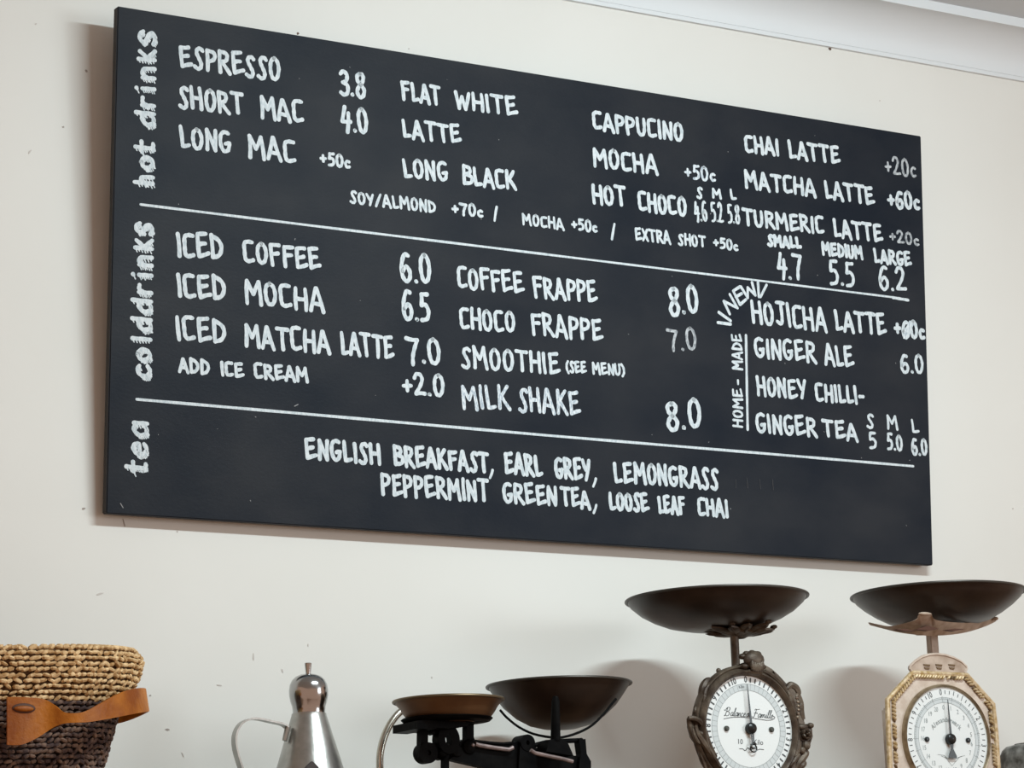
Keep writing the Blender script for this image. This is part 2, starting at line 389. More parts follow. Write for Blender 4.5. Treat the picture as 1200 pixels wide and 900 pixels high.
W4 = 4.4
for a in [
 ('ESPRESSO',210,79.5,330,96.5,28), ('SHORT',209,127,287,136,27.5), ('MAC',304.5,139.5,357,145,27.5), ('LONG',210,173.5,272,181,27.5), ('MAC',290,186,348,192,29),
 ('FLAT',470,118.5,517.5,124.5,24,3.9), ('WHITE',532.6,128.5,607.3,137.5,23.5,3.9), ('LATTE',471,162.5,541,169.5,23.5,3.9), ('LONG',472,208.5,526,214.5,24,3.9), ('BLACK',541.5,217,606,223.5,24.5,3.9),
 ('CAPPUCINO',694,152,802,167.5,23,3.9), ('MOCHA',694.5,196,772,205.5,24,3.9), ('HOT',693.8,240,735,243.5,24.5,3.9), ('CHOCO',747.5,247.5,806,254.5,24,3.9),
 ('CHAI',872.5,179,914,184,21.5,3.8), ('LATTE',923.5,185.5,985,194,22,3.8), ('MATCHA',872.5,221,957,232,22,3.8), ('LATTE',966.3,233,1025.7,241.5,22.5,3.8),
 ('TURMERIC',870,264.5,966.8,275.5,21.5,3.7), ('LATTE',976.5,278.5,1035,285,22.5,3.8),
 ('ICED',206.3,301.5,263.5,305,31,4.6), ('COFFEE',284.5,308.5,376.7,318.5,27.5,4.3), ('ICED',206.8,349.5,266.5,352.5,30,4.6), ('MOCHA',286.4,356.5,381.3,367,29.5,4.4),
 ('ICED',205.9,399.5,266.5,403.5,30,4.5), ('MATCHA',285.7,407.5,388.3,415.5,29,4.4), ('LATTE',398.5,416,462,422,28.5,4.2),
 ('ADD',208.7,436.5,246.7,440,19,3.7), ('ICE',258,441,286.4,443.5,19,3.7), ('CREAM',297.3,443.8,362.2,449.5,19.5,3.7),
 ('COFFEE',535.5,338,614.8,346,27,3.9), ('FRAPPE',624.8,349.5,700.5,355.5,26.5,3.9), ('CHOCO',538.4,385.5,605,390.5,26.5,3.9), ('FRAPPE',622,393,707,401,27,3.9),
 ('SMOOTHIE',540.4,431.5,656.8,440.5,27,3.9), ('MILK',541.2,480,599.3,480.5,30,4.0,'paintblue'), ('SHAKE',607.2,483,681,487.5,30,4.0,'paintblue'),
 ('HOJICHA',880.7,379.5,970,389.5,29,4.0), ('LATTE',978,388,1039.3,394.5,26,4.0),
 ('GINGER',884,419.5,957.7,426,25.5,3.8), ('ALE',966.3,429,1001.4,430.5,26,3.8), ('HONEY',886.6,464.5,946,469,24,3.7), ('CHILLI-',955.3,470.5,1014,475.5,22.5,3.7),
 ('GINGER',885.5,508,958.5,513,24.5,3.8), ('TEA',963.5,512.5,1006.4,518,22,3.8),
 ('ENGLISH',357,539,447.5,546,26.5,4.4), ('BREAKFAST',461,546.5,574,555,25.5,4.3), ('EARL',590.8,556,636.8,559.5,26.5,4.3), ('GREY',649.6,561,693,564,26.5,4.2), ('LEMONGRASS',719,566,843.5,574.5,26,4.1),
 ('PEPPERMINT',446,581.5,574,589,27,4.2,'paint'), ('GREEN',588.8,590.5,653.8,594,25.5,4.1), ('TEA',657,593,693,597.5,23,4.0), ('LOOSE',713.3,598.8,761.5,601.5,23,4.0), ('LEAF',770.8,602,804,604.5,22.5,3.9), ('CHAI',817.3,605,854.5,608,22.5,3.9),
 ('3.8',397,112,430,116,31,4.3), ('4.0',398.5,155.5,432.8,158.5,31.5,4.3), ('+50c',374.5,193.5,411,198,17,3.2),
 ('SOY/ALMOND',409.7,238.8,511.7,250.5,15.5,2.9), ('+70c',529,252.5,566.6,255.5,16,3.0), ('/',578,259.8,585,259.8,17,2.8),
 ('MOCHA',611.7,263.5,661.8,270.5,14.5,2.7), ('+50c',669.3,269.5,700.3,273.5,15,2.8), ('/',715.5,281,722.5,281,19,2.8), ('EXTRA',744,282.3,786.7,287,16,2.8), ('SHOT',794.4,287.8,827.5,290.5,14.5,2.7), ('+50c',835.7,290.5,865.5,295,14,2.7),
 ('+50c',802,209,839,214,18,2.9,'paintblue'), ('S',816,233,824,233,14.5,2.9), ('M',834,233.5,846,233.5,12.5,2.9), ('L',855.5,235,863.5,235,13.5,2.9),
 ('4.6',813.5,259,830,261,24,2.7), ('5.2',833.5,260.5,848.5,261,24,2.6), ('5.8',852.5,261.5,868,262.5,24,2.6),
 ('+20c',1037,204.5,1074,208.5,22,2.7,'paintfaint'), ('+60c',1040,244.5,1078.5,247.5,22.5,3.8), ('+20c',1042,284,1077.5,288.5,16,2.6,'paintfaint'),
 ('SMALL',899,289.5,939.7,292.5,15,3.7), ('MEDIUM',963,299.5,1012,305,17,3.4), ('LARGE',1023.7,308,1068.6,313.5,18,3.5),
 ('4.7',910.4,326.5,941.8,329.5,31,3.9), ('5.5',971.7,335,1003,337.5,30,3.7), ('6.2',1029.6,340.5,1063,342.5,30,3.7),
 ('+60c',1047.5,395.5,1084.5,399.5,23,3.8), ('6.0',1055,438.5,1083,438.5,23.5,3.5),
 ('S',1015.5,502.5,1025.3,502.5,18,3.0), ('M',1039,504.3,1053,504.3,17.5,2.9), ('L',1067.5,508,1077.5,508,17,2.8), ('5',1018,527,1028.5,527,20,3.1), ('5.0',1039,528,1058.6,529,20.5,3.1), ('6.0',1068,534,1087.5,534.5,21,3.2),
 ('6.0',469,332.5,506.5,333,37,4.6), ('6.5',470.8,376.5,506,377.5,36.5,4.5), ('7.0',475,427.5,518,427.5,33.5,4.4), ('+2.0',470.8,464,521.7,465.5,27.5,4.2),
 ('8.0',783,371.5,820,367.5,35,4.5), ('7.0',782,413,817.5,410,27,3.3,'paintfaint'), ('8.0',780,507,823,500.5,37,4.8),
 ('(SEE',663,437,687.7,438,14.5,2.7), ('MENU)',694,439,733,441,14.5,2.7),
]: word(*a)
# commas after the teas
for (x, y) in [(577, 551), (698, 561), (698.5, 592)]:
    mb = MB(); ribbon(mb, [px_board(x, y), px_board(x-1, y+4), px_board(x-3, y+9)], .0036); mb.build('lettering', 'paint', board, smooth=False, fix=False)
# scribbled-over price beside the new line
mb = MB()
for k in range(3):
    ribbon(mb, [px_board(1059+k*3, 396-k*2), px_board(1063+k*2.5, 383), px_board(1066+k*2.2, 377+k)], .0030)
mb.build('lettering', 'paintblue', board, smooth=False, fix=False)
# slanted NEW with its quote strokes
mb = MB()
for s_ in [[(848,353),(855,368)],[(848,353),(864,361)],[(864,361),(855,345)],
           [(859,341),(867,357)],[(859,341),(867,336)],[(862,348),(869,344)],[(867,357),(874,351)],
           [(868,336),(876,349)],[(876,349),(876,337)],[(876,337),(885,346)],[(885,346),(881,331)],
           [(841,378),(856,380)],[(842,366),(856,376)],[(888,331),(889,348)],[(898,334),(891,348)]]:
    ribbon(mb, [px_board(*p) for p in s_], .0040)
mb.build('lettering', 'paint', board, smooth=False, fix=False)
# HOME - MADE, written up the board
def vword(text, x0, y0, x1, y1, xtop, th=2.9):
    """baseline from (x0,y0) bottom to (x1,y1) top, letters reach left to xtop"""
    mb = MB(); tot = sum(G[ch][0] for ch in text) + .16*(len(text)-1); u = 0
    for ch in text:
        gw, strokes = G[ch]
        for st in strokes:
            curved = st[0] == c; pts = st[1:] if curved else st
            if curved: pts = [(q.x, q.y) for q in catmull([(p[0],p[1],0) for p in pts], 4)]
            out = []
            for p in pts:
                f = (u+p[0])/tot; bx = x0+(x1-x0)*f; by = y0+(y1-y0)*f
                out.append(px_board(bx-(x0-xtop)*p[1], by - 1.2*p[1]))
            ribbon(mb, out, th/900)
        u += gw+.16
    mb.build('lettering', 'paint', board, smooth=False, fix=False)
vword('HOME', 869.5, 501, 869.5, 457, 859); vword('-', 869.5, 451, 869.5, 446, 859); vword('MADE', 869.5, 433.5, 868.5, 393, 858.5)
# ruled lines
def rule(pts, wd, name='ruled_line', m='paint'):
    mb = MB(); out = []
    for (ax, ay), (bx_, by_) in zip(pts[:-1], pts[1:]):
        for i in range(8): out.append(px_board(ax+(bx_-ax)*i/8, ay+(by_-ay)*i/8))
    out.append(px_board(*pts[-1])); ribbon(mb, out, wd); mb.build(name, m, board, smooth=False, fix=False)
rule([(164.5,239.7),(400,268.8),(640,298.2)], .0030); rule([(639,298.1),(840,322.8),(1050,348.9)], .0027); rule([(1046,348.8),(1064,351.8)], .0040)
rule([(160,468),(340,483.6),(640,510.2)], .0034); rule([(639,510.1),(940,535.2),(1070,546.4)], .0033)
rule([(874,393),(876,503.5)], .0038)
# big hatched section headings, lettered up the left side
LC = {
 'h': [[(.10,.0),(.08,1.5)], [c,(.12,.6),(.35,.98),(.72,.85),(.80,.0)]],
 'o': [[c,(.5,1.),(.15,.8),(.08,.4),(.45,.02),(.85,.3),(.85,.75),(.5,1.)]],
 't': [[c,(.40,1.5),(.38,.4),(.5,.05),(.75,.05)], [(.05,.95),(.85,1.0)]],
 'd': [[(.85,1.5),(.85,.0)], [c,(.85,.75),(.45,1.),(.1,.6),(.2,.1),(.55,.05),(.85,.4)]],
 'r': [[(.2,1.),(.22,0)], [c,(.22,.6),(.45,.95),(.85,.95)]],
 'i': [[(.4,1.),(.45,0)], [(.35,1.45),(.42,1.48)]],
 'n': [[(.12,1.),(.14,0)], [c,(.14,.6),(.40,1.),(.75,.85),(.82,.0)]],
 'k': [[(.15,1.35),(.18,0)], [(.2,.5),(.75,1.25)], [(.3,.6),(.85,.0)]],
 's': [[c,(.85,1.0),(.6,1.3),(.25,1.15),(.25,.8),(.6,.6),(.8,.3),(.55,.02),(.1,.15)]],
 'c': [[c,(.85,.85),(.5,1.),(.12,.7),(.12,.25),(.5,.0),(.88,.2)]],
 'l': [[(.4,1.45),(.45,0)]],
 'e': [[c,(.15,.5),(.85,.6),(.75,.95),(.45,1.),(.12,.7),(.14,.25),(.5,.0),(.88,.2)]],
 'a': [[(.85,1.),(.88,.0)], [c,(.85,.8),(.45,1.),(.1,.6),(.2,.1),(.55,.05),(.85,.4)]],
}
def heading(letters, xb0, xb1, yb0, yb1, hx):
    """letters: (char, y bottom, y top); baseline x runs xb0..xb1 for y yb0..yb1; hx = x-height"""
    for ch, ya, yb in letters:
        mb = MB(); hatch = []
        for st in LC[ch]:
            curved = st[0] == c; pts = st[1:] if curved else st
            if curved: pts = [(q.x, q.y) for q in catmull([(p[0],p[1],0) for p in pts], 4)]
            else: pts = [(pts[0][0]+(pts[1][0]-pts[0][0])*i/6, pts[0][1]+(pts[1][1]-pts[0][1])*i/6) for i in range(7)]
            P = []
            for p in pts:
                y = ya + (yb-ya)*(p[0]*.86); xb = xb0+(xb1-xb0)*(y-yb0)/(yb1-yb0)
                P.append((xb-1.5-hx*p[1]*.92, y-1.5-p[1]*1.6))
            ribbon(mb, [px_board(*p) for p in P], .0052)
            d = 0.0
            for p, q in zip(P[:-1], P[1:]):
                L = math.hypot(q[0]-p[0], q[1]-p[1]); k = max(1, int(L/1.9))
                for i in range(k):
                    x = p[0]+(q[0]-p[0])*i/k; y = p[1]+(q[1]-p[1])*i/k
                    l = random.uniform(4.4, 6.8); hatch.append([(x, y), (x+l*.42, y+l*.88)])
        for h_ in hatch: ribbon(mb, [px_board(*p) for p in h_], .00155)
        o = mb.build('lettering', 'paint', board, smooth=False, fix=False)
heading([('h',218,206),('o',200,183),('t',182,164),('d',150,130),('r',129,113),('i',111,99),('n',96,77),('k',75,57),('s',56,34)], 180.5, 183.5, 218, 34, 15.5)
heading([('c',444,427),('o',425,408),('l',404,393),('d',390,372),('d',369,350),('r',348,333),('i',329,318),('n',315,299),('k',296,279),('s',278,260)], 177, 180, 444, 260, 16)
heading([('t',556,540),('e',536,518),('a',514,493)], 172.5, 174, 556, 493, 17)
# specks and residue of rubbed-out chalk
for k in range(34):
    s_ = random.uniform(.03, 1.17); t_ = random.uniform(.02, .58)
    mb = MB(); L = random.uniform(.0003, .0018); an = random.uniform(0, PI)
    ribbon(mb, [(s_, t_), (s_+L*math.cos(an), t_+L*math.sin(an))], random.uniform(.0005, .0011)); mb.build('chalk_speck', 'dust', board, smooth=False, fix=False)
for (x, y, x2, y2, wd) in [(345,476,349,474,.0012), (141,590,144,595,.0012), (862,562,862,572,.001), (875,560,876,572,.001), (890,562,891,573,.001), (905,562,906,574,.001)]:
    mb = MB(); ribbon(mb, [px_board(x, y), px_board(x2, y2)], wd); mb.build('chalk_smear', 'dust' if x < 400 else 'ghost', board, smooth=False, fix=False)

# ---------------------------------------------------------------- shelf
SZ = 1.72
mb = MB(); mb.box((-0.6, -0.36, SZ-0.03), (1.9, -0.0, SZ))
sh = mb.build('wall_shelf', 'shelf', None, smooth=False, org=(0.65, -0.18, SZ-0.03))
tag(sh, 'long brown timber shelf on the wall carrying the basket, pitcher and scales', 'shelf')

# ---------------------------------------------------------------- basket
BC = Vector((-0.184, -0.150, SZ))
basket = thing('straw_basket', BC, 'woven two-tone straw basket, pale rim and dark body, with tan leather handle', 'basket')
ZR = at(2, 776, -0.15).z
def zpx(py): return at(2, py+4, -0.15).z
# (z, scale of the rim oval)
BP = [(SZ, .66), (zpx(900), .735), (zpx(850), .815), (zpx(835), .845), (zpx(820), .89), (zpx(805), .945), (zpx(790), .985), (zpx(779), 1.0), (zpx(772), .985), (zpx(767), .955)]
def bscale(z):
    for (a, sa), (b, sb) in zip(BP[:-1], BP[1:]):
        if z <= b: return sa + (sb-sa)*(z-a)/(b-a)
    return BP[-1][1]
RX, RY = .160, .112
def bpt(a, z, off=0.0):
    s_ = bscale(z); ca, sa = math.cos(a), math.sin(a); e = .80
    x = math.copysign(abs(ca)**e, ca); y = math.copysign(abs(sa)**e, sa)
    # the opening dips a little toward the left
    zz = z + (-0.004 + .020*(x*.5))*(z-SZ)/(ZR-SZ)*.7
    return Vector((BC.x + (RX*s_+off)*x, BC.y + (RY*s_+off)*y, zz))
ZT = BP[-1][0]; ZC = zpx(829)
N = 96
def shell(z0_, z1_, steps, off, m, name, cap=False):
    rows = [[bpt(2*PI*j/N, z0_+(z1_-z0_)*i/steps, off) for j in range(N)] for i in range(steps+1)]
    mb = MB(); mb.grid(rows, True, cap, False)
    return mb.build(name, m, basket)
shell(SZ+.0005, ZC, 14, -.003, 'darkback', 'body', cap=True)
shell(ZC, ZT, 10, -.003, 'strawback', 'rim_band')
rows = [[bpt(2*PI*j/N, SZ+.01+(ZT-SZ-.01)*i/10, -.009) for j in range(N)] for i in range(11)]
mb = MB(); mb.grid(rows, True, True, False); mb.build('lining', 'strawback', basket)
def even_angles(z, n, ph):
    K_ = 360; A_ = [2*PI*i/K_ for i in range(K_+1)]; P_ = [bpt(a, z) for a in A_]; S_ = [0.0]
    for p, q in zip(P_[:-1], P_[1:]): S_.append(S_[-1]+(q-p).length)
    out_ = []; k = 0
    for j in range(n):
        t = S_[-1]*((j+ph) % n)/n
        if j and t < tl: k = 0
        tl = t
        while k < K_-1 and S_[k+1] < t: k += 1
        out_.append(A_[k]+(A_[k+1]-A_[k])*(t-S_[k])/max(1e-9, S_[k+1]-S_[k]))
    return out_, S_[-1]
def weave(z0_, z1_, dz, m, name, thick):
    mb = MB(); nrow = int((z1_-z0_)/dz)
    for i in range(nrow+1):
        z = z0_ + (z1_-z0_)*i/nrow; s_ = bscale(z)
        _, per = even_angles(z, 1, 0); n = int(per/.0072)
        AA, _ = even_angles(z, n, .5 if i % 2 else .01)
        for a in AA:
            a += random.uniform(-.009, .009)
            if math.sin(a) > .35 and z < ZT-.02: continue      # against the wall side, never seen
            p = bpt(a, z + random.uniform(-.0006, .0006), .0006); q = bpt(a+.01, z, .0006)
            t = (q-p).normalized(); nrm = Vector((math.cos(a)*.8, math.sin(a), 0)).normalized()
            up = Vector((0,0,1)); sl = random.uniform(.12, .5)*(1 if random.random() < .82 else -1)
            ax0 = (t + up*sl).normalized(); ax1 = nrm; ax2 = ax0.cross(ax1).normalized()
            mb.blob(p, (.0050*random.uniform(.85, 1.25), thick*random.uniform(.6, 1.3), dz*.46*random.uniform(.75, 1.1)), (ax0, ax1, ax2), 6, 4)
    o = mb.build(name, m, basket); o['kind'] = 'stuff'; return o
weave(SZ+.004, ZC, .0054, 'strawdark', 'dark_weave', .0026)
weave(ZC+.0045, ZT, .0054, 'straw', 'pale_weave', .0030)
# rolled top edge of slanted stitches
mb = MB(); n = 130
for j in range(n):
    a = 2*PI*j/n; p = bpt(a, ZT, -.003); q = bpt(a+.01, ZT, -.003); t = (q-p).normalized()
    ax0 = (t*.6+Vector((0,0,1))*.5+Vector((math.cos(a),math.sin(a),0))*.5).normalized(); ax1 = ax0.cross(t).normalized(); ax2 = ax0.cross(ax1)
    mb.blob(p, (.0062, .0034, .0034), (ax0, ax1, ax2), 6, 4)
o = mb.build('rim_binding', 'straw', basket); o['kind'] = 'stuff'
# leather handle: a broad patch in front, strap swinging round the right end
HP = [(8,817,8,873,-.268),(24,817,24,873,-.269),(42,818,41,866,-.268),(54,820.5,54,858,-.268),(64,826,64,852,-.271),(74,834,75,848,-.277),(86,836,88,847,-.280),(100,833.5,102,846.5,-.280),
      (116,825,118,844,-.277),(130,817,132,841.5,-.270),(144,810.5,147,838.5,-.262),(157,807,160,836,-.250),(166,806.5,170,834.5,-.232),(169,808,173,834,-.212)]
top = [at(a, b, y) for a, b, _, _, y in HP]; bot = [at(c_, d, y) for _, _, c_, d, y in HP]
# the end turns round and comes back behind to the far side of the basket
e0, e1 = top[-1], bot[-1]
for dx, dy, dz in [(-.002, .020, -.003), (-.014, .036, -.008), (-.034, .048, -.011), (-.058, .058, -.010)]:
    top.append(e0+Vector((dx, dy, dz))); bot.append(e1+Vector((dx, dy, dz)))
top = catmull(top, 4); bot = catmull(bot, 4)
rows = []
for i, (a, b) in enumerate(zip(top, bot)):
    t = (top[min(i+1, len(top)-1)]-top[max(i-1, 0)]); n_ = t.cross(b-a).normalized()
    if i > 0 and n_.dot(prev) < 0: n_ = -n_
    prev = n_; h_ = n_*.0016; k = 6
    fr = [a.lerp(b, j/k)+h_ for j in range(k+1)]; bk = [a.lerp(b, 1-j/k)-h_ for j in range(k+1)]
    rows.append(fr+bk)
mb = MB(); mb.grid(rows, True, True, True); handle = mb.build('handle', 'leather', basket, angle=50)
mb = MB(); a = at(28, 830, -.2705); mb.blob(a, (.0125, .0016, .0052), nu=16, nv=8); mb.build('slit', 'openingdark', handle)
mb = MB(); a = at(28, 830.5, -.2718); mb.blob(a, (.0105, .0022, .0030), nu=14, nv=8); mb.build('tongue', 'leather', handle)

# ---------------------------------------------------------------- oil pitcher
PC = at(362, 836, -0.15); PC.z = SZ
pit = thing('oil_pitcher', PC, 'conical silver tin oil pitcher with a polished domed lid and thin strap handle', 'pitcher')
K = 1/1050.
def zp(py): return at(362, py, -0.15).z - SZ
mb = MB(); zb = 0.0; yb = 836 + (zp(836))*1050
prof = [(19.3*K, zp(836)), (20.3*K, zp(836.5)), (20.6*K, zp(839)), (21.2*K, zp(840.5)), (38.5*K, zp(898)), ((38.5+.30*(yb-898))*K, .004), ((37+.30*(yb-898))*K, 0)]
mb.lathe(PC, prof, 64, cap1=True); mb.build('body', 'tin', pit, angle=30)
mb = MB(); prof = [(19.2*K, zp(836.4)), (19.0*K, zp(834)), (19.6*K, zp(828)), (21.6*K, zp(822)), (22.9*K, zp(815)), (23.0*K, zp(809)), (22.0*K, zp(802.5)), (19.3*K, zp(797)), (15*K, zp(793)), (9.5*K, zp(790.7)), (3.4*K, zp(789.7)), (0.01*K, zp(789.6))]
mb.lathe(PC, prof, 64); lid = mb.build('lid', 'chrome', pit, angle=60)
mb = MB(); mb.lathe(PC, [(2.9*K, zp(790.5)), (3.2*K, zp(787)), (4.1*K, zp(779)), (4.3*K, zp(777.6)), (3.6*K, zp(777)), (.01*K, zp(777))], 20); mb.build('knob', 'chrome', lid)
mb = MB(); P = catmull([at(x, y, -0.152) for x, y in [(336,852.5),(331,849),(318,846),(303,842.8),(292,843),(282,848),(276,858),(274.5,869),(276.5,882),(281,897),(287,914),(296,932),(308,944),(312,948)]], 4)
rows = []
for i, p in enumerate(P):
    t = (P[min(i+1, len(P)-1)]-P[max(i-1, 0)]).normalized(); n_ = t.cross(Vector((0,1,0))).normalized()*.0010; y_ = Vector((0,.0058,0))
    rows.append([p-y_+n_, p+y_+n_, p+y_-n_, p-y_-n_])
mb.grid(rows, True, True, True); mb.build('handle', 'tin', pit, angle=40)
mb = MB(); P = [at(337.5,851,-.154), at(333.5,868,-.154)]; mb.tube(P, [.0035,.003], 8); 
mb.build('seam_clip', 'tin', pit)
# spout rising from the front, its pointed mouth just showing
mth = at(366, 925, -.222); base_ = Vector((PC.x+.004, PC.y-.045, SZ+.030))
mb = MB(); mb.tube([base_, base_.lerp(mth, .5)+Vector((0,-.004,-.002)), mth+Vector((0,.004,-.004))], [.022,.017,.0125], 20); spout = mb.build('spout', 'tin', pit)
mb = MB(); leaf = [(366,892),(371,896.5),(376.5,903),(379.5,912),(380,924),(377,936),(366,946),(355,936),(352,924),(352.5,912),(355.5,903),(361,896.5)]
mb.prism(poly_at(leaf, -.222), -.2225, -.2180); mb.build('spout_mouth', 'hole', spout, smooth=False)

# ---------------------------------------------------------------- curved rod
mb = MB(); P = catmull([at(x, y, -0.105) for x, y in [(486,828),(475,831),(466,837),(457,849),(450,864),(446,880),(445,895),(446,915),(450,940),(456,965)]], 5)
P[-1].z = SZ+.002
RO = Vector((P[-1].x, P[-1].y, SZ))
rod = thing('curved_rod', RO, 'curved polished metal rod rising from the shelf behind the brass pan', 'rod')
mb.tube(P, .0043, 14); mb.build('stem', 'rod', rod)
mb = MB(); mb.lathe(RO, [(.02, 0), (.02, .004), (.006, .008)], 24, cap0=True, cap1=True); mb.build('foot', 'rod', rod)

# ---------------------------------------------------------------- two-pan balance
YB = -0.20; YR = -0.145; YS = -0.226
bc = at(585, 880, YB)
bal = thing('balance_scale', Vector((bc.x, YB, SZ)), 'black cast iron two-pan balance scale with a shallow brass pan and a deep dark bowl', 'balance scale')
def pl(ox, oy, s, pts, Y): return poly_at(crop(ox, oy, s, pts), Y)
C1 = (460, 820, 8.571)
def disc(cx, cy, rx, ry, n=20): return [(cx+rx*math.cos(2*PI*j/n), cy+ry*math.sin(2*PI*j/n)) for j in range(n)]
def annulus(mb, c0, r_out, r_in, y0, y1, n=24):
    """ring in the xz plane; c0 = (x,z); radii pairs"""
    rows = []
    for y, (ra, rb) in [(y0, r_in), (y0, r_out), (y1, r_out), (y1, r_in), (y0, r_in)]:
        rows.append([(c0[0]+ra*math.cos(2*PI*j/n), y, c0[1]+rb*math.sin(2*PI*j/n)) for j in range(n)])
    mb.grid(rows)
K2 = 1/1035.
# beam
mb = MB(); mb.prism(pl(*C1, [(640,560),(560,590),(545,604),(840,672),(1200,760),(1500,840),(1560,700),(1500,560),(1200,455),(860,430),(700,400)], YB), YB-.006, YB+.006)
mb.build('beam', 'iron', bal, smooth=False)
beam2 = MB(); beam2.prism(poly_at([(598,871),(604,869),(622,876),(673,886.5),(690,892),(690,930),(640,925),(600,905)], YB), YB-.005, YB+.005); beam2.build('beam_end', 'iron', bal, smooth=False)
# rails along the top edge of the beam, their pinkish highlight painted in
mb = MB(); mb.tube([at(x, y, YB-.010) for x, y in [(557,872),(562,873.5),(580,876.5),(596,878.5),(601,876)]], .0026, 8); mb.tube([at(x, y, YS-.006) for x, y in [(622,879),(627,882.5),(645,886.5),(660,889.5),(671,892.5)]], .0024, 8)
mb.build('rail', 'ironledge', bal)
mb = MB(); mb.tube([at(x, y, YB-.008) for x, y in [(553,868),(575,870.5),(590,871.5),(601,870.5)]], .0016, 6); mb.build('rail', 'iron', bal)
# centre knob with its hole
p = at(612.5, 871.5, YB); mb = MB(); annulus(mb, (p.x, p.z), (.0095,.0095), (.0022,.0030), YB-.012, YB+.010)
mb.prism(poly_at([(604,874),(622,876),(624,900),(620,935),(604,935),(602,900)], YB), YB-.011, YB+.009); mb.build('pivot_knob', 'iron', bal, angle=40)
# left carrier: plate, legs, rings
mb = MB(); mb.prism(pl(*C1, [(120,236),(120,316),(265,322),(335,310),(430,318),(620,292),(645,262),(720,255),(795,240),(795,205),(620,196)], YB), YB-.030, YB+.028)
mb.build('carrier_plate', 'iron', bal, smooth=False)
cpl = at(525, 845, YB-.005)
mb = MB(); mb.lathe((cpl.x-.002, YB-.006, at(525, 848, YB).z), [(.030,-.001),(.049,.001),(.052,.004),(.050,.0055),(.01,.0055)], 40, cap0=True, cap1=True); mb.build('carrier_rim', 'iron', bal)
for poly in ([(265,300),(262,450),(250,560),(410,560),(420,438),(335,436),(338,300)], [(722,240),(722,400),(655,420),(655,470),(830,480),(795,380),(795,220)], [(370,290),(372,345),(392,358),(408,345),(420,290)]):
    mb = MB(); mb.prism(pl(*C1, poly, YB), YB-.005, YB+.005); mb.build('carrier_leg', 'iron', bal, smooth=False)
mb = MB()
p = at(*crop(*C1, [(330,538)])[0], YB); annulus(mb, (p.x, p.z), (.0122,.0118), (.0034,.0030), YB-.007, YB+.007)
mb.build('hook_ring', 'iron', bal, angle=40)
mb = MB(); p = at(*crop(*C1, [(530,405)])[0], YB); annulus(mb, (p.x, p.z), (.0138,.0165), (.0048,.0066), YB-.009, YB+.006); mb.build('bearing_ring', 'iron', bal, angle=40)
mb = MB(); p = at(*crop(*C1, [(745,478)])[0], YB); mb.lathe((p.x, YB, p.z), [(.001,-.011),(.004,-.0105),(.0080,-.008),(.0095,-.004),(.0095,.008)], 26, axis='y', cap0=True, cap1=True)
p = at(*crop(*C1, [(620,520)])[0], YB); mb.lathe((p.x, YB, p.z), [(.001,-.008),(.006,-.0075),(.0095,-.003),(.0095,.006)], 26, axis='y', cap0=True, cap1=True)
p = at(*crop(*C1, [(480,540)])[0], YB); mb.lathe((p.x, YB, p.z), [(.001,-.008),(.004,-.0075),(.0075,-.003),(.0075,.006)], 26, axis='y', cap0=True, cap1=True)
mb.build('bearing_boss', 'iron', bal)
mb = MB(); p = at(*crop(*C1, [(760,465)])[0], YB); mb.blob((p.x, YB-.0115, p.z), (.0022,.0015,.0022)); mb.build('bolt', 'ironledge', bal)
mb = MB(); mb.prism(pl(*C1, [(500,560),(500,700),(498,1200),(556,1200),(552,700),(552,560)], YB), YB-.004, YB+.004); mb.build('carrier_stem', 'iron', bal, smooth=False)
# right carrier
mb = MB(); mb.tube([at(651,816,YS), at(651,822,YS), at(651,840,YS), at(651,868,YS)], [.003,.0047,.0053,.0058], 14); mb.build('bowl_stem', 'iron', bal)
mb = MB(); mb.prism(poly_at([(641,870),(645,866.5),(657,866.5),(663,870),(670,886),(638,881)], YS), YS-.004, YS+.02); mb.build('stem_foot', 'iron', bal, smooth=False)
mb = MB(); mb.tube([at(x, y, -.205) for x, y in [(622,874.5),(640,870),(660,868.5),(682,867.5)]], .0028, 8)
mb.tube([at(x, y, -.205) for x, y in [(622,876),(632,880.5),(645,884)]], .0016, 8); mb.build('carrier_arm', 'iron', bal)
mb = MB(); mb.prism(poly_at([(675.5,866.8),(683,866.5),(684.5,884),(689,892),(689.5,915),(674,915),(676,893),(678,884)], -.205), -.211, -.199); mb.build('carrier_post', 'iron', bal, smooth=False)
# hoop under the bowl
bw = at(655, 803, YR)
hoop = catmull([at(x, y, -.205) for x, y in [(586,832),(594,841),(608,852),(625,860),(645,864),(659,864),(678,858.5),(695,849),(709,835),(716,826),(722,819)]], 3)
mb = MB(); mb.tube(hoop, .0015, 8); mb.build('bowl_hoop', 'iron', bal)
# pans
def pan(parent, name, ctr, prof, m, mrim, th=.0018, sx=1.0, sy=1.0, n=72):
    """prof: (radius, drop below rim) from rim to centre"""
    inner = [(max(r-th, .0005), -d+th) for r, d in prof]
    mb = MB(); full = [(r, -d) for r, d in prof]
    mb.lathe(ctr, list(reversed(full)) + inner, n, sx, sy)
    pn = mb.build(name, m, parent, angle=70)
    mb = MB(); r0 = prof[0][0]; path = [(r0+.0012+.0017*math.cos(a), .0017*math.sin(a)) for a in [2*PI*j/10 for j in range(11)]]
    mb.lathe(ctr, path, n, sx, sy); mb.build('rolled_rim', mrim, pn)
    return pn
def prof_px(pts, k, y0): return [(r*k, (y-y0)*k) for r, y in pts]
lc = at(525.5, 821.5, -.21)
pan(bal, 'brass_pan', lc, prof_px([(63,821.5),(61,825),(57.5,829),(54,835),(49,841.5),(44,845.5),(30,847.5),(15,848),(.5,848)], 1/1037., 821.5), 'brass', 'brassrim')['label'] = 'shallow brown brass pan'
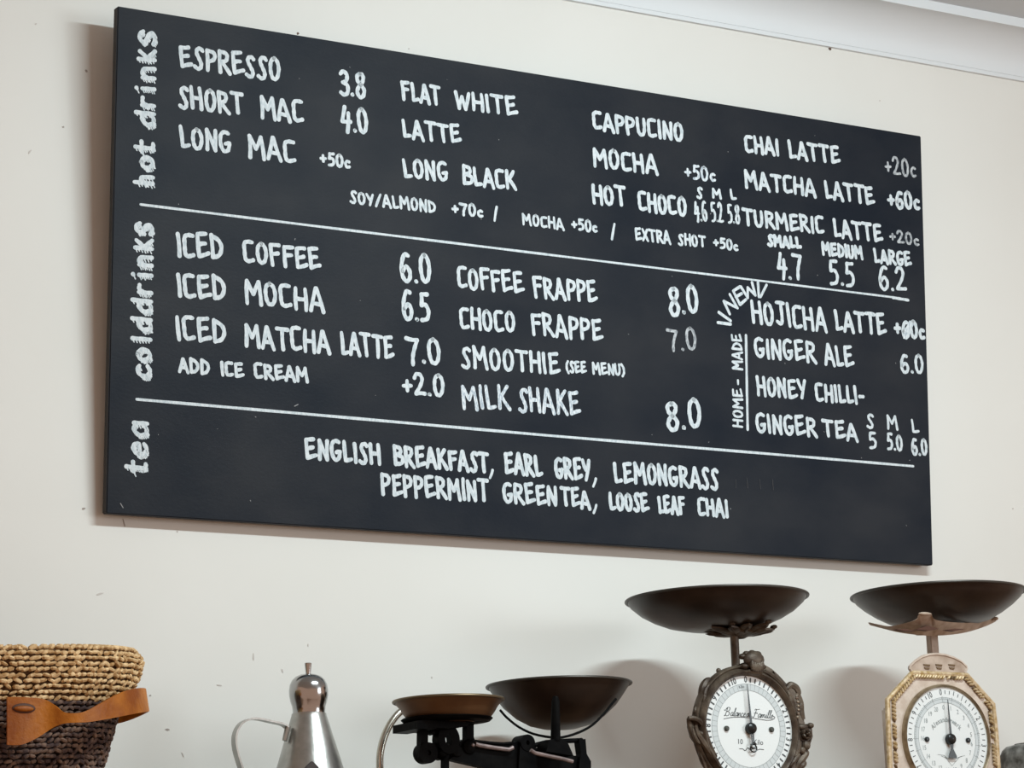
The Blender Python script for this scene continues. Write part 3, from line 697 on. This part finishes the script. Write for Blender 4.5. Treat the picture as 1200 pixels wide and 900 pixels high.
pan(bal, 'bowl', bw, prof_px([(85.5,803),(82.5,808),(77,816),(68,828),(53,841.5),(37,850.5),(20,855),(9,856),(.5,856.5)], 1/1016., 803), 'panblack', 'panrim')['label'] = 'deep dark metal bowl'
# column and base (stand on the shelf)
mb = MB(); cx = bc.x
mb.tube([(cx+.02, YB+.002, SZ+.012), (cx+.02, YB+.002, SZ+.06), (cx+.018, YB+.002, SZ+.105)], [.018,.010,.008], 16); mb.build('column', 'iron', bal)
mb = MB(); mb.box((cx-.11, YB-.05, SZ), (cx+.11, YB+.05, SZ+.014)); mb.build('base', 'iron', bal, smooth=False, bevel=.003)
mb = MB(); mb.tube([at(521.5, 898, YB), (at(521.5, 898, YB).x, YB, SZ+.014)], .003, 8); mb.tube([at(684, 905, -.205), (at(684, 905, -.205).x-.03, YB, SZ+.014)], .004, 8); mb.build('guide_rod', 'iron', bal)

# ---------------------------------------------------------------- text on the dials
def text_mesh(body, size, shear=0.0, bold=0.0):
    cu = bpy.data.curves.new('t', 'FONT'); cu.body = body; cu.size = size; cu.align_x = 'CENTER'; cu.align_y = 'CENTER'; cu.shear = shear
    cu.offset = bold; cu.resolution_u = 3
    ob = bpy.data.objects.new('t', cu); me = bpy.data.meshes.new_from_object(ob)
    vs = [(v.co.x, v.co.y) for v in me.vertices]; fs = [tuple(p.vertices) for p in me.polygons]
    bpy.data.objects.remove(ob); bpy.data.curves.remove(cu); bpy.data.meshes.remove(me)
    return vs, fs
def put_text(mb, body, size, cx, cz, y, rot=0.0, shear=0.0, bold=0.0, sx=1.0):
    """text standing in the xz plane, facing -y"""
    vs, fs = text_mesh(body, size, shear, bold); cr, sr = math.cos(rot), math.sin(rot)
    mb.add([(cx + x*sx*cr - z*sr, y, cz + x*sx*sr + z*cr) for x, z in vs], fs)
def split_build(mb, name, m, parent):
    mb.build(name, m, parent, smooth=False, fix=False)
def ring_flat(mb, cx, cz, r0, r1, y, n=72):
    mb.grid([[(cx+r*math.cos(2*PI*j/n), y, cz+r*math.sin(2*PI*j/n)) for j in range(n)] for r in (r0, r1)])
def tick(mb, cx, cz, ang, r0, r1, w_, y):
    """ang clockwise from 12 o'clock"""
    d = Vector((math.sin(ang), 0, math.cos(ang))); p = Vector((math.cos(ang), 0, -math.sin(ang)))*w_/2; o = Vector((cx, y, cz))
    mb.add([o+d*r0-p, o+d*r1-p, o+d*r1+p, o+d*r0+p], [(0,1,2,3)])
R_ = math.radians

CUR = {
 'B': (1.0, [[(-.25,.72),(-.1,.62),(.05,.75),(.25,1.0),(.20,.45),(.05,.0),(-.1,.05)], [(.05,.85),(.35,1.02),(.70,.95),(.65,.65),(.28,.52),(.70,.45),(.72,.12),(.40,-.02),(.12,.10)]]),
 'F': (.8, [[(.10,.86),(.22,1.0),(.50,.95),(.90,1.0)], [(.38,.92),(.30,.45),(.14,.0),(-.15,.10)], [(.08,.50),(.62,.54)], [(.62,.54),(.60,.42)]]),
 'a': (.50, [[(.42,.42),(.20,.45),(.05,.22),(.15,.02),(.35,.15),(.44,.45),(.40,.10),(.50,.02)]]),
 'l': (.32, [[(.0,.05),(.20,.50),(.30,.95),(.18,.92),(.12,.40),(.16,.04),(.32,.05)]]),
 'n': (.55, [[(.0,.05),(.10,.42),(.10,.02),(.25,.38),(.38,.40),(.38,.08),(.55,.05)]]),
 'm': (.80, [[(.0,.05),(.10,.42),(.10,.02),(.22,.38),(.34,.38),(.34,.02),(.48,.38),(.62,.38),(.62,.06),(.80,.05)]]),
 'c': (.42, [[(.36,.36),(.20,.44),(.05,.22),(.15,.02),(.42,.08)]]),
 'e': (.42, [[(.05,.18),(.28,.28),(.28,.44),(.12,.40),(.06,.15),(.18,.0),(.42,.10)]]),
 'i': (.26, [[(.0,.10),(.12,.42),(.12,.05),(.26,.05)], [(.18,.60),(.20,.63)]]),
 'd': (.52, [[(.40,.42),(.20,.45),(.05,.22),(.15,.02),(.35,.15),(.52,.95)], [(.46,.55),(.40,.08),(.52,.03)]]),
}
def script(mb, text, x0, z0, width, size, y, drop=0.0, lw=.00028):
    tot = sum(CUR[ch][0] for ch in text); u = 0.0
    for ch in text:
        for st in CUR[ch][1]:
            P = catmull([((u+p[0])/tot*width + x0 + p[1]*size*.30, y, z0 + p[1]*size + drop*(u/tot)) for p in st], 3)
            for p, q in zip(P[:-1], P[1:]):
                d = (q-p)
                if d.length < 1e-6: continue
                d.normalize(); k = lw*(1.5 if d.z < -.5 else 1.0); n_ = Vector((-d.z, 0, d.x))*k
                p = p-d*lw*.5; q = q+d*lw*.5
                mb.add([p-n_, q-n_, q+n_, p+n_], [(0,1,2,3)])
        u += CUR[ch][0]

# ---------------------------------------------------------------- ornate dark scale
YD = -0.235
dc = at(877, 854, YD); RD = 62/985.
orn = thing('ornate_scale', Vector((dc.x, -.20, SZ)), 'dark ornate kitchen scale with a round white dial, flower castings and a wide dark pan', 'kitchen scale')
C4 = (790, 750, 6.0)
pp0 = at(861, 755, -.200)
# casting outline around the dial, narrowing to a waist and spreading to the foot
out = pl(*C4, [(462,170),(410,185),(360,212),(305,248),(262,285),(235,335),(205,390),(188,470),(186,540),(170,590),(178,680),(200,760),(225,840),(250,905)], YD)
rgt = pl(*C4, [(835,905),(870,830),(890,740),(905,640),(898,560),(882,470),(870,400),(845,350),(800,300),(750,245),(700,200),(640,165),(600,150),(520,148)], YD)
ft_l = [(dc.x-.055, SZ+.065), (dc.x-.040, SZ+.045), (dc.x-.060, SZ+.022), (dc.x-.085, SZ+.010), (dc.x-.090, SZ)]
ft_r = [(dc.x+.090, SZ), (dc.x+.085, SZ+.010), (dc.x+.060, SZ+.022), (dc.x+.040, SZ+.045), (dc.x+.055, SZ+.065)]
mb = MB(); mb.prism(out+ft_l+ft_r+rgt, YD+.004, YD+.020, .84, (dc.x, dc.z)); mb.build('case', 'bronze', orn, smooth=False)
mb = MB(); mb.lathe((dc.x, YD+.02, dc.z), [(.034, -.001), (.034, .03), (.030, .034)], 40, axis='y', cap0=True, cap1=True); mb.box((pp0.x-.006, YD+.019, dc.z), (pp0.x+.006, -.19, dc.z+RD+.008)); mb.box((dc.x-.03, YD+.02, SZ+.01), (dc.x+.03, YD+.05, dc.z)); mb.build('movement_housing', 'bronze', orn, angle=30)
mb = MB(); mb.prism([(dc.x-.09, SZ), (dc.x+.09, SZ), (dc.x+.085, SZ+.012), (dc.x-.085, SZ+.012)], YD-.02, -.13); mb.build('foot', 'bronze', orn, smooth=False)
# moulded ring
mb = MB(); prof = [(RD-.0005, .001), (RD+.0005, -.005), (RD+.004, -.008), (RD+.0075, -.004), (RD+.0085, .000), (RD+.0105, -.002), (RD+.0125, .000), (RD+.0130, .008), (RD-.0005, .008)]
mb.lathe((dc.x, YD, dc.z), prof, 72, axis='y'); mb.build('bezel', 'bronze', orn, angle=60)
# dial face and print
mb = MB(); mb.lathe((dc.x, YD, dc.z), [(.0005, -.0008), (RD, -.0008), (RD, .012)], 72, axis='y', cap1=True); dial = mb.build('dial', 'dial', orn, angle=30)
yt = YD-.0011
mb = MB(); ring_flat(mb, dc.x, dc.z, RD*.725, RD*.845, YD-.00095); mb.build('scale_band', 'dialgrey', dial, smooth=False, fix=False)
mb = MB()
for r in (.845, .725): ring_flat(mb, dc.x, dc.z, RD*r-.00022, RD*r+.00022, yt)
for k in range(50): tick(mb, dc.x, dc.z, R_(-1+360/50*k), RD*.725, RD*.845, .00035, yt)
mb.build('printed_ring', 'inksoft', dial, smooth=False, fix=False)
mb = MB()
for k in range(11):
    a = R_(-1+34.2*k); s_ = .0105
    put_text(mb, str(k), s_, dc.x+math.sin(a)*RD*.925, dc.z+math.cos(a)*RD*.925, yt, -a, bold=.0002, sx=.8)
    if k < 10:
        for q in (1, 2, 3, 4):
            if k == 9 and q > 4: break
            a2 = R_(-1+34.2*(k+q/5)); tick(mb, dc.x, dc.z, a2, RD*.875, RD*.965, .0018, yt)
mb.build('numeral', 'ink', dial, smooth=False, fix=False)
mb = MB(); s1 = RD/.062
script(mb, 'Balance', dc.x-.0335*s1, dc.z+.0145*s1, .0295*s1, .0098, yt, -.0008); script(mb, 'de', dc.x-.003*s1, dc.z+.0140*s1, .0065*s1, .0080, yt, 0)
script(mb, 'Famille', dc.x+.0065*s1, dc.z+.0135*s1, .0290*s1, .0098, yt, -.0012)
P = [at(*q, YD) for q in crop(*C4, [(345,555),(400,545),(460,543),(530,548),(600,558),(650,565),(690,560),(705,545),(690,535)])]; P = catmull(P, 4)
for p, q in zip(P[:-1], P[1:]):
    d = (q-p).normalized(); n_ = Vector((-d.z, 0, d.x))*.0004; mb.add([Vector((v.x, yt, v.z)) for v in (p-n_, q-n_, q+n_, p+n_)], [(0,1,2,3)])
put_text(mb, '10', .0085, dc.x-.0135*s1, dc.z-.0155*s1, yt, R_(-2)); put_text(mb, 'Kilo', .0088, dc.x+.0125*s1, dc.z-.0158*s1, yt, R_(-2))
put_text(mb, 'Kilo', .0052, dc.x-.0075, dc.z+RD*.785, yt, R_(8))
P = [at(*q, YD) for q in crop(*C4, [(455,765),(480,766),(495,780),(515,757),(535,775),(560,755),(580,775),(600,768),(628,772)])]
for p, q in zip(P[:-1], P[1:]):
    d = (q-p).normalized(); n_ = Vector((-d.z, 0, d.x))*.0004; mb.add([Vector((v.x, yt, v.z)) for v in (p-n_, q-n_, q+n_, p+n_)], [(0,1,2,3)])
split_build(mb, 'dial_lettering', 'ink', dial)
def screws(parent, dc, Y, dx, dz, m='needle'):
    for s_ in (-1, 1):
        mb = MB(); mb.lathe((dc.x+s_*dx, Y, dc.z+dz), [(.0033, 0), (.0031, -.0022), (.0022, -.0032), (.0003, -.0034)], 16, axis='y'); mb.build('dial_screw', m, parent)
screws(orn, dc, YD-.0008, .0325, -.0005, 'greyscrew')
def needle(parent, dc, Y, tip, tail_kind, lean=0.0):
    hub = Vector((dc.x, Y, dc.z))
    mb = MB(); mb.lathe(hub, [(.0068, -.0005), (.0070, -.004), (.0060, -.0065), (.0038, -.008), (.0003, -.0086)], 24, axis='y')
    u = Vector((math.sin(lean), 0, math.cos(lean))); s_ = Vector((u.z, 0, -u.x)); th = Vector((0, -.0008, 0)); y = Vector((0, -.0042, 0))
    def plate(pts):
        P = [hub+y+s_*a+u*b for a, b in pts]; n = len(P); mb.add([p-th*.5 for p in P]+[p+th*.5 for p in P], [tuple(range(n)), tuple(reversed(range(n, 2*n)))]+[(i, n+i, n+(i+1)%n, (i+1)%n) for i in range(n)])
    plate([(-.0016, .004), (-.0003, tip), (.0003, tip), (.0016, .004)])
    if tail_kind == 'loop':
        plate([(-.0022, -.004), (-.0012, -.020), (0, -.020), (-.0006, -.004)]); plate([(.0006, -.004), (.0008, -.018), (.0022, -.018), (.0022, -.004)])
        for (r_, cz_) in ((.0046, -.0235), (.0034, -.0205)):
            ring = [hub+y+s_*(r_*math.cos(a))+u*(cz_+r_*math.sin(a)) for a in [2*PI*j/16 for j in range(17)]]; mb.tube(ring, .0008, 6, caps=False)
    else:
        plate([(-.003, -.004), (-.0016, -.012), (-.0062, -.021), (-.0058, -.0235), (.0058, -.0235), (.0062, -.021), (.0016, -.012), (.003, -.004)])
    return mb.build('needle', 'needle', parent, smooth=True, angle=30)
needle(orn, dc + Vector((.0012, 0, .0)), YD-.0008, RD*.83, 'loop', R_(-3.2))

def ridge(mb, pts, r, Y, n=8, dy=0.0):
    P = catmull([at(x, y, Y+dy) for x, y in pts], 4); k = len(P)
    if isinstance(r, (tuple, list)): rr = [r[0]+(r[1]-r[0])*math.sin(PI*i/(k-1)) for i in range(k)]
    else: rr = r
    mb.tube(P, rr, n)
# crest over the dial: shell with curls
mb = MB()
cp = at(*crop(*C4, [(540,150)])[0], YD)
mb.blob((cp.x, YD-.006, cp.z+.001), (.0145, .008, .0108), nu=14, nv=8)
for k in range(7):
    a = R_(-60+20*k); mb.blob((cp.x+math.sin(a)*.0085, YD-.0125, cp.z-.004-.0045*math.cos(a)), (.0024, .003, .0062), nu=8, nv=5)
for x, y, r in [(472,118,.0052),(500,98,.0048),(540,90,.0046),(578,100,.0052),(598,122,.0042),(520,96,.0040),(560,94,.0040)]:
    p = at(*crop(*C4, [(x, y)])[0], YD); mb.blob((p.x, YD-.002, p.z), (r, r*.9, r*.7))
for s_ in (-1, 1): mb.blob((cp.x+s_*.0125, YD-.004, cp.z-.007), (.006, .005, .0035))
mb.build('crest', 'bronze', orn)
mb = MB(); mb.blob((cp.x, YD-.0065, cp.z-.0135), (.0115, .006, .0045), nu=14); mb.build('crest_base', 'bronze', orn)
# left leaf scroll
mb = MB()
tipL = crop(*C4, [(100,548),(112,600),(135,660),(165,710),(200,760),(240,830),(265,905)])
ridge(mb, tipL, (.0022,.0052), YD, dy=.004)
ridge(mb, crop(*C4, [(100,548),(140,552),(180,575),(205,620),(190,660),(160,640)]), (.0022,.0040), YD, dy=-.002)
ridge(mb, crop(*C4, [(150,600),(165,660),(190,700),(225,750),(260,800),(300,860),(330,905)]), (.002,.0040), YD, dy=-.004)
ridge(mb, crop(*C4, [(175,720),(190,790),(205,850),(225,905)]), (.002,.0045), YD, dy=.004)
ridge(mb, crop(*C4, [(215,600),(225,660),(240,720),(270,780),(300,820)]), (.001,.0034), YD, dy=-.002)
ridge(mb, crop(*C4, [(130,620),(150,690),(180,730)]), (.001,.0024), YD, dy=-.005)
for x, y in [(160,490),(170,520),(155,500)]:
    p = at(*crop(*C4, [(x+10, y)])[0], YD); mb.blob((p.x, YD+.004, p.z), (.003,.003,.005))
ridge(mb, crop(*C4, [(262,275),(230,290),(205,330),(192,390),(188,450)]), (.002,.0052), YD, dy=.006)
ridge(mb, crop(*C4, [(250,310),(222,350),(212,410),(212,470),(205,540)]), (.001,.0034), YD, dy=.000)
mb.blob(tuple(at(*crop(*C4, [(312,215)])[0], YD+.012)), (.0032,.003,.0032))
mb.prism(pl(*C4, [(103,550),(100,600),(122,680),(170,750),(192,830),(235,905),(340,905),(262,760),(232,640),(228,560),(200,548),(150,546)], YD+.004), YD+.003, YD+.010, .9)
mb.build('leaf_scroll', 'bronze', orn)
# right: acanthus leaf with bead row, and rose
mb = MB()
ridge(mb, crop(*C4, [(790,345),(815,318),(850,335),(868,375),(850,400)]), (.003,.0050), YD, dy=.004)
ridge(mb, crop(*C4, [(868,380),(885,440),(890,500),(905,560)]), (.003,.0045), YD, dy=.004)
ridge(mb, crop(*C4, [(800,360),(820,420),(835,490),(850,560)]), (.002,.0042), YD, dy=-.001)
ridge(mb, crop(*C4, [(640,215),(700,260),(750,310),(790,360)]), (.002,.0040), YD, dy=.002)
mb.prism(pl(*C4, [(690,215),(790,340),(815,322),(850,338),(868,380),(890,480),(912,590),(905,620),(840,620),(800,430)], YD+.004), YD+.002, YD+.010, .9)
mb.build('acanthus_leaf', 'bronze', orn)
for k in range(6):
    x, y = [(848,410),(855,438),(858,466),(860,494),(858,520),(852,545)][k]
    p = at(*crop(*C4, [(x, y)])[0], YD); mb = MB(); mb.blob((p.x, YD-.004, p.z), (.0021,.002,.0019)); mb.build('bead', 'bronzeworn', orn)
mb = MB(); rc = at(*crop(*C4, [(925,660)])[0], YD)
mb.prism(pl(*C4, [(850,590),(960,592),(968,680),(945,750),(915,800),(860,880),(840,905),(800,905),(860,760)], YD+.004), YD+.002, YD+.010, .9)
for r_, n_, z_ in ((.0108, 7, .002), (.0070, 6, -.003), (.0035, 4, -.006)):
    for k in range(n_):
        a = 2*PI*k/n_ + r_*90; d = Vector((math.cos(a), 0, math.sin(a))); t = Vector((-d.z, 0, d.x))
        mb.blob(rc + d*r_*.72 + Vector((0, z_+.002, 0)), (r_*.55, .0042, r_*.38), (t, Vector((0,1,0)), d), 8, 5)
mb.blob(rc+Vector((0,-.006,0)), (.0022,.0025,.0022))
mb.blob(tuple(at(*crop(*C4, [(958,602)])[0], YD)), (.0048,.004,.0036)); mb.blob(tuple(at(*crop(*C4, [(905,612)])[0], YD)), (.008,.004,.004))
mb.blob(tuple(at(*crop(*C4, [(930,740)])[0], YD)), (.0058,.004,.006)); mb.blob(tuple(at(*crop(*C4, [(900,775)])[0], YD)), (.0045,.004,.0045))
mb.build('rose', 'bronze', orn)
mb = MB()
ridge(mb, crop(*C4, [(905,780),(925,790),(900,830),(870,870),(850,910)]), (.002,.0055), YD, dy=.004)
ridge(mb, crop(*C4, [(925,860),(900,875),(880,910)]), (.002,.0050), YD, dy=.004)
ridge(mb, crop(*C4, [(850,640),(870,720),(860,790),(830,860)]), (.001,.0044), YD, dy=.000)
ridge(mb, crop(*C4, [(880,800),(840,850),(790,900)]), (.001,.0035), YD, dy=-.002)
mb.build('leaf_stem', 'bronze', orn)
# pole, leaf bracket and pan
pp = at(861, 755, -.200)
mb = MB(); mb.tube([(pp.x, -.200, at(861, 785, -.2).z), (pp.x, -.200, at(861, 733, -.2).z)], .0053, 16); mb.build('pole', 'bronze', orn)
bk = at(867, 743.5, -.200); mb = MB()
for k in range(12):
    a = 2*PI*k/12+.2; d = Vector((math.cos(a), math.sin(a), .135)).normalized(); t = Vector((-math.sin(a), math.cos(a), 0)); L = .0225+.003*math.sin(k*2.3)
    mb.blob(bk + d*L + Vector((0, 0, .0005+.0015*math.sin(k*1.7))), (L, .0085, .0034), (d, t, d.cross(t)), 8, 5)
    mb.blob(bk + d*L*1.1 + Vector((0, 0, -.0022)), (L*.8, .0016, .0022), (d, t, d.cross(t)), 6, 4)
    if k % 2: mb.blob(bk + d*(L*1.9) + Vector((0, 0, .003)), (.005, .005, .0028), (d, t, d.cross(t)), 6, 4)
mb.lathe((bk.x, bk.y, bk.z-.003), [(.006, -.002), (.010, 0), (.024, .003), (.026, .006)], 24)
mb.build('leaf_bracket', 'bronze', orn)
dp = at(840, 702, -.185)
pan(orn, 'pan', dp, prof_px([(105,702),(101,708.5),(90,718),(76,726),(60,732.5),(40,737),(20,738.5),(.5,739)], 1/960., 702), 'panblack', 'panrim')

# ---------------------------------------------------------------- cream octagonal scale
YW = -0.24
wc = at(1109.5, 866, YW); RW = 60.8/948.
oct_ = thing('octagonal_scale', Vector((wc.x, -.20, SZ)), 'cream octagonal kitchen scale with gilt rope border, round white dial and dark pan', 'kitchen scale')
C6 = (1020, 750, 6.0)
octo = pl(*C6, [(300,218),(690,236),(884,447),(905,640),(925,960)], YW)
octl = pl(*C6, [(160,960),(140,640),(122,412)], YW)
bx = [(wc.x+.060, SZ+.03), (wc.x+.085, SZ+.012), (wc.x+.085, SZ), (wc.x-.085, SZ), (wc.x-.085, SZ+.012), (wc.x-.060, SZ+.03)]
mb = MB(); mb.prism(octo+bx+octl, YW+.003, YW+.022, .86, (wc.x, wc.z)); mb.build('case', 'cream', oct_, smooth=False)
mb = MB(); mb.box((wc.x-.042, YW+.021, SZ+.01), (wc.x+.042, -.165, wc.z+.045)); mb.build('movement_housing', 'cream', oct_, smooth=False, bevel=.003)
mb = MB(); mb.box((wc.x-.088, YW-.015, SZ), (wc.x+.088, -.14, SZ+.012)); mb.build('foot', 'cream', oct_, smooth=False, bevel=.002)
# raised edge and gilt rope border
edge = pl(*C6, [(150,960),(137,640),(130,418),(302,228),(688,246),(872,452),(892,640),(912,960)], YW)
mb = MB(); mb.tube([(x, YW+.003, z) for x, z in edge], .0034, 8); mb.build('raised_edge', 'gilt', oct_)
rope = pl(*C6, [(190,960),(175,640),(168,430),(316,252),(676,268),(842,462),(862,640),(890,960)], YW)
mb = MB(); mh = MB(); bd = MB()
for (a, b) in zip(rope[:-1], rope[1:]):
    a = Vector((a[0], YW+.001, a[1])); b = Vector((b[0], YW+.001, b[1])); L = (b-a).length; n_ = int(L/.0042); t = (b-a).normalized(); s_ = t.cross(Vector((0,1,0)))
    for k in range(n_):
        p = a+(b-a)*((k+.5)/n_); ax = (t*.7+s_*.7).normalized(); ax2 = ax.cross(Vector((0,1,0)))
        if random.random() < .80: mb.blob(p, (.0042, .0030, .0018), (ax, Vector((0,1,0)), ax2), 6, 4)
        if random.random() < .75: mh.blob(p+t*.002+Vector((0,.0012,0)), (.0036, .0024, .0014), (ax, Vector((0,1,0)), ax2), 6, 4)
mb.build('rope_border', 'gilt', oct_)['kind'] = 'stuff'
mh.build('rope_groove', 'gilthole', oct_)['kind'] = 'stuff'
# bezel, dial
mb = MB(); mb.lathe((wc.x, YW, wc.z), [(RW-.0005, .002), (RW, -.003), (RW+.0018, -.0048), (RW+.0035, -.002), (RW+.0040, .006), (RW-.0005, .006)], 72, axis='y'); mb.build('bezel', 'bezel', oct_, angle=60)
mb = MB(); mb.lathe((wc.x, YW, wc.z), [(.0005, -.0008), (RW, -.0008), (RW, .006)], 72, axis='y', cap1=True); dial = mb.build('dial', 'dial', oct_, angle=30)
yt = YW-.0011
mb = MB(); ring_flat(mb, wc.x, wc.z, RW*.70, RW*.80, YW-.00095); mb.build('scale_band', 'dialgrey', dial, smooth=False, fix=False)
mb = MB()
for r in (.80, .77, .70): ring_flat(mb, wc.x, wc.z, RW*r-.0002, RW*r+.0002, yt)
for k in range(21): tick(mb, wc.x, wc.z, R_(-4+17.1*k), RW*.70, RW*.83, .0004, yt)
for k in range(101): tick(mb, wc.x, wc.z, R_(-5+3.42*k), RW*.77, RW*.80, .0003, yt)
mb.build('printed_ring', 'inksoft', dial, smooth=False, fix=False)
mb = MB()
for k in range(11):
    a = R_(-5.5+34.2*k); put_text(mb, str(k), .0105, wc.x+math.sin(a)*RW*.90, wc.z+math.cos(a)*RW*.90, yt, -a, bold=.00005, sx=.75)
    if k < 10:
        for q in (1, 2, 3, 4):
            a2 = R_(-5.5+34.2*(k+q/5)); tick(mb, wc.x, wc.z, a2, RW*.87, RW*(.94 if q != 3 else .955), .0009, yt)
mb.build('numeral', 'ink', dial, smooth=False, fix=False)
mb = MB()
for k in range(21):
    a = R_(-4+17.1*k); put_text(mb, str(k), .0082, wc.x+math.sin(a)*RW*.605, wc.z+math.cos(a)*RW*.605, yt, -a*.0, bold=.0, sx=.78)
tx = 'Alexanderwerk'
for i, ch in enumerate(tx):
    a = R_(-48+96*i/(len(tx)-1)); put_text(mb, ch, .0088, wc.x+math.sin(a)*RW*.44, wc.z+math.cos(a)*RW*.44-.0045, yt, -a*.8, bold=.0001, sx=.85)
# winged triangle mark under the hub
for s_ in [[(470,805),(515,812),(570,885)],[(660,812),(625,822),(570,885)],[(495,815),(560,845),(640,818)],[(515,812),(540,835),(600,835),(625,822)]]:
    P = [at(*q, YW) for q in crop(*C6, s_)]
    for p, q in zip(P[:-1], P[1:]):
        d = (q-p).normalized(); n_ = Vector((-d.z, 0, d.x))*.00025; mb.add([Vector((v.x, yt, v.z)) for v in (p-n_, q-n_, q+n_, p+n_)], [(0,1,2,3)])
mb.build('dial_lettering', 'inksoft', dial, smooth=False, fix=False)
screws(oct_, wc, YW-.0008, .0325, -.0012)
needle(oct_, wc + Vector((.003, 0, -.0005)), YW-.0008, RW*.76, 'fan', R_(-1.5))
# domed crest with three stamped marks
pw0 = at(1093, 775, -.200)
cr = pl(*C6, [(300,222),(285,200),(288,178),(320,148),(365,118),(415,102),(470,97),(530,104),(590,122),(645,150),(680,182),(685,200),(672,232)], YW)
mb = MB(); mb.prism(cr, YW+.002, YW+.014, .86); mb.box((pw0.x-.006, YW+.010, pw0.z-.02), (pw0.x+.005, -.19, pw0.z+.004)); mb.build('crest', 'creamworn', oct_, smooth=False)
mb = MB(); mb.tube([(x, YW+.002, z) for x, z in cr], .0017, 6); mb.build('crest_edge', 'cream', oct_)
for x in (402, 488, 578):
    mb = MB(); q = pl(*C6, [(x-24,168),(x+22,172),(x+20,184),(x-22,180)], YW); mb.prism(q, YW+.0008, YW+.003); q = pl(*C6, [(x-20,190),(x+20,194),(x+14,206),(x-12,203)], YW); mb.prism(q, YW+.0008, YW+.003)
    mb.build('stamped_mark', 'gilthole', oct_, smooth=False)
# pole and arms
pw = at(1093, 755, -.200)
mb = MB(); zt, zb_ = at(1093, 735, -.2).z, at(1093, 775, -.2).z
mb.box((pw.x-.0066, -.205, zb_), (pw.x+.0060, -.195, zt)); mb.build('pole', 'creamworn', oct_, smooth=False, bevel=.001)
C5 = (980, 670, 5.4545)
mb = MB()
def arm(mb, pts, wid, th):
    P = catmull(pts, 4); rows = []
    for i, p in enumerate(P):
        t = (P[min(i+1, len(P)-1)]-P[max(i-1, 0)]).normalized(); s_ = t.cross(Vector((0,0,1))).normalized(); f = i/(len(P)-1)
        w_ = wid[0]+(wid[1]-wid[0])*f; u = Vector((0,0,1))*th
        rows.append([p-s_*w_-u, p+s_*w_-u, p+s_*w_+u, p-s_*w_+u])
    mb.grid(rows, True, True, True)
hubz = at(1092, 741, -.20); hx = Vector((pw.x, -.20, hubz.z))
AP = [(1018,729.5,1019,731.5,-.222),(1030,732.2,1034,735.5,-.228),(1042,734,1050,739.5,-.236),(1055,731.5,1062,741.5,-.246),(1067,728.5,1070,742.5,-.256),(1075,725,1078,743.3,-.264),(1078,719.5,1084,743.8,-.270),
      (1090,719.5,1092,744,-.270),(1093,725,1100,743.8,-.266),(1100,727.5,1110,743.2,-.260),(1112,729,1122,741.8,-.252),(1128,730,1134,739.5,-.243),(1142,729.5,1146,736,-.235),(1154,726.5,1158,731.5,-.228),(1165,723.5,1167,727,-.222)]
tp = catmull([at(a, b, y) for a, b, _, _, y in AP], 3); bt = catmull([at(c_, d, y+.030-abs(i-7)*.003) for i, (_, _, c_, d, y) in enumerate(AP)], 3)
mb.grid([[a+Vector((0,-.0015,0)), b+Vector((0,-.0005,-.0012)), b+Vector((0,.0015,.0012)), a+Vector((0,.0015,0))] for a, b in zip(tp, bt)], True, True, True)
mh = MB()
for tri in ([(1073,737.5),(1088,733),(1100,737),(1088,739)],[(1108,738),(1118,736.5),(1131,737.2),(1119,739.5)],[(1050,737.5),(1062,737),(1072,739.5),(1060,739.5)]):
    mh.prism(poly_at(tri, -.262), -.2625, -.255)
mh.build('opening_shade', 'openingdark', oct_, smooth=False)  # solid dark plates, shade of the bracket openings put into their colour
arm(mb, [hx, hx+Vector((.012, .03, .002)), hx+Vector((.025, .060, .008))], (.014, .004), .0016)
p = at(1084, 719.5, -.271); mb.blob(p, (.0105, .004, .0024), nu=12)
p = at(1166, 725, -.225); mb.blob(p, (.004, .005, .0026), nu=10)
mb.lathe((hx.x, hx.y, hx.z), [(.001, -.003), (.012, -.0025), (.030, .001), (.038, .004), (.030, .0045), (.001, .003)], 30)
mb.build('pan_bracket', 'creamworn', oct_, angle=45)
wp = at(1099, 696.5, -.205)
pan(oct_, 'pan', wp, prof_px([(100,696.5),(96,703),(87,711),(74,720),(60,727.5),(44,732.5),(25,735),(.5,736)], 1/922., 696.5), 'panblack', 'panrim')

# ---------------------------------------------------------------- grey tin at the right edge
gx = at(1179.5, 905, -.17); R0 = .050; gc = Vector((gx.x+R0*1.12, -.17, SZ))
tin = thing('grey_canister', gc, 'mottled grey metal canister with rounded shoulders at the right end of the shelf', 'canister')
zt = at(1215, 873, -.17).z - SZ
mb = MB(); mb.lathe(gc, [(R0*.96, 0), (R0, .003), (R0, zt-.019), (R0*.985, zt-.012), (R0*.93, zt-.006), (R0*.83, zt-.0015), (R0*.70, zt), (R0*.6, zt)], 48, cap0=True, cap1=True); mb.build('body', 'galv', tin, angle=60)
mb = MB(); mb.lathe(gc, [(R0*.6, zt-.001), (R0*.6, zt+.002), (.001, zt+.004)], 36); mb.build('lid', 'galv', tin)
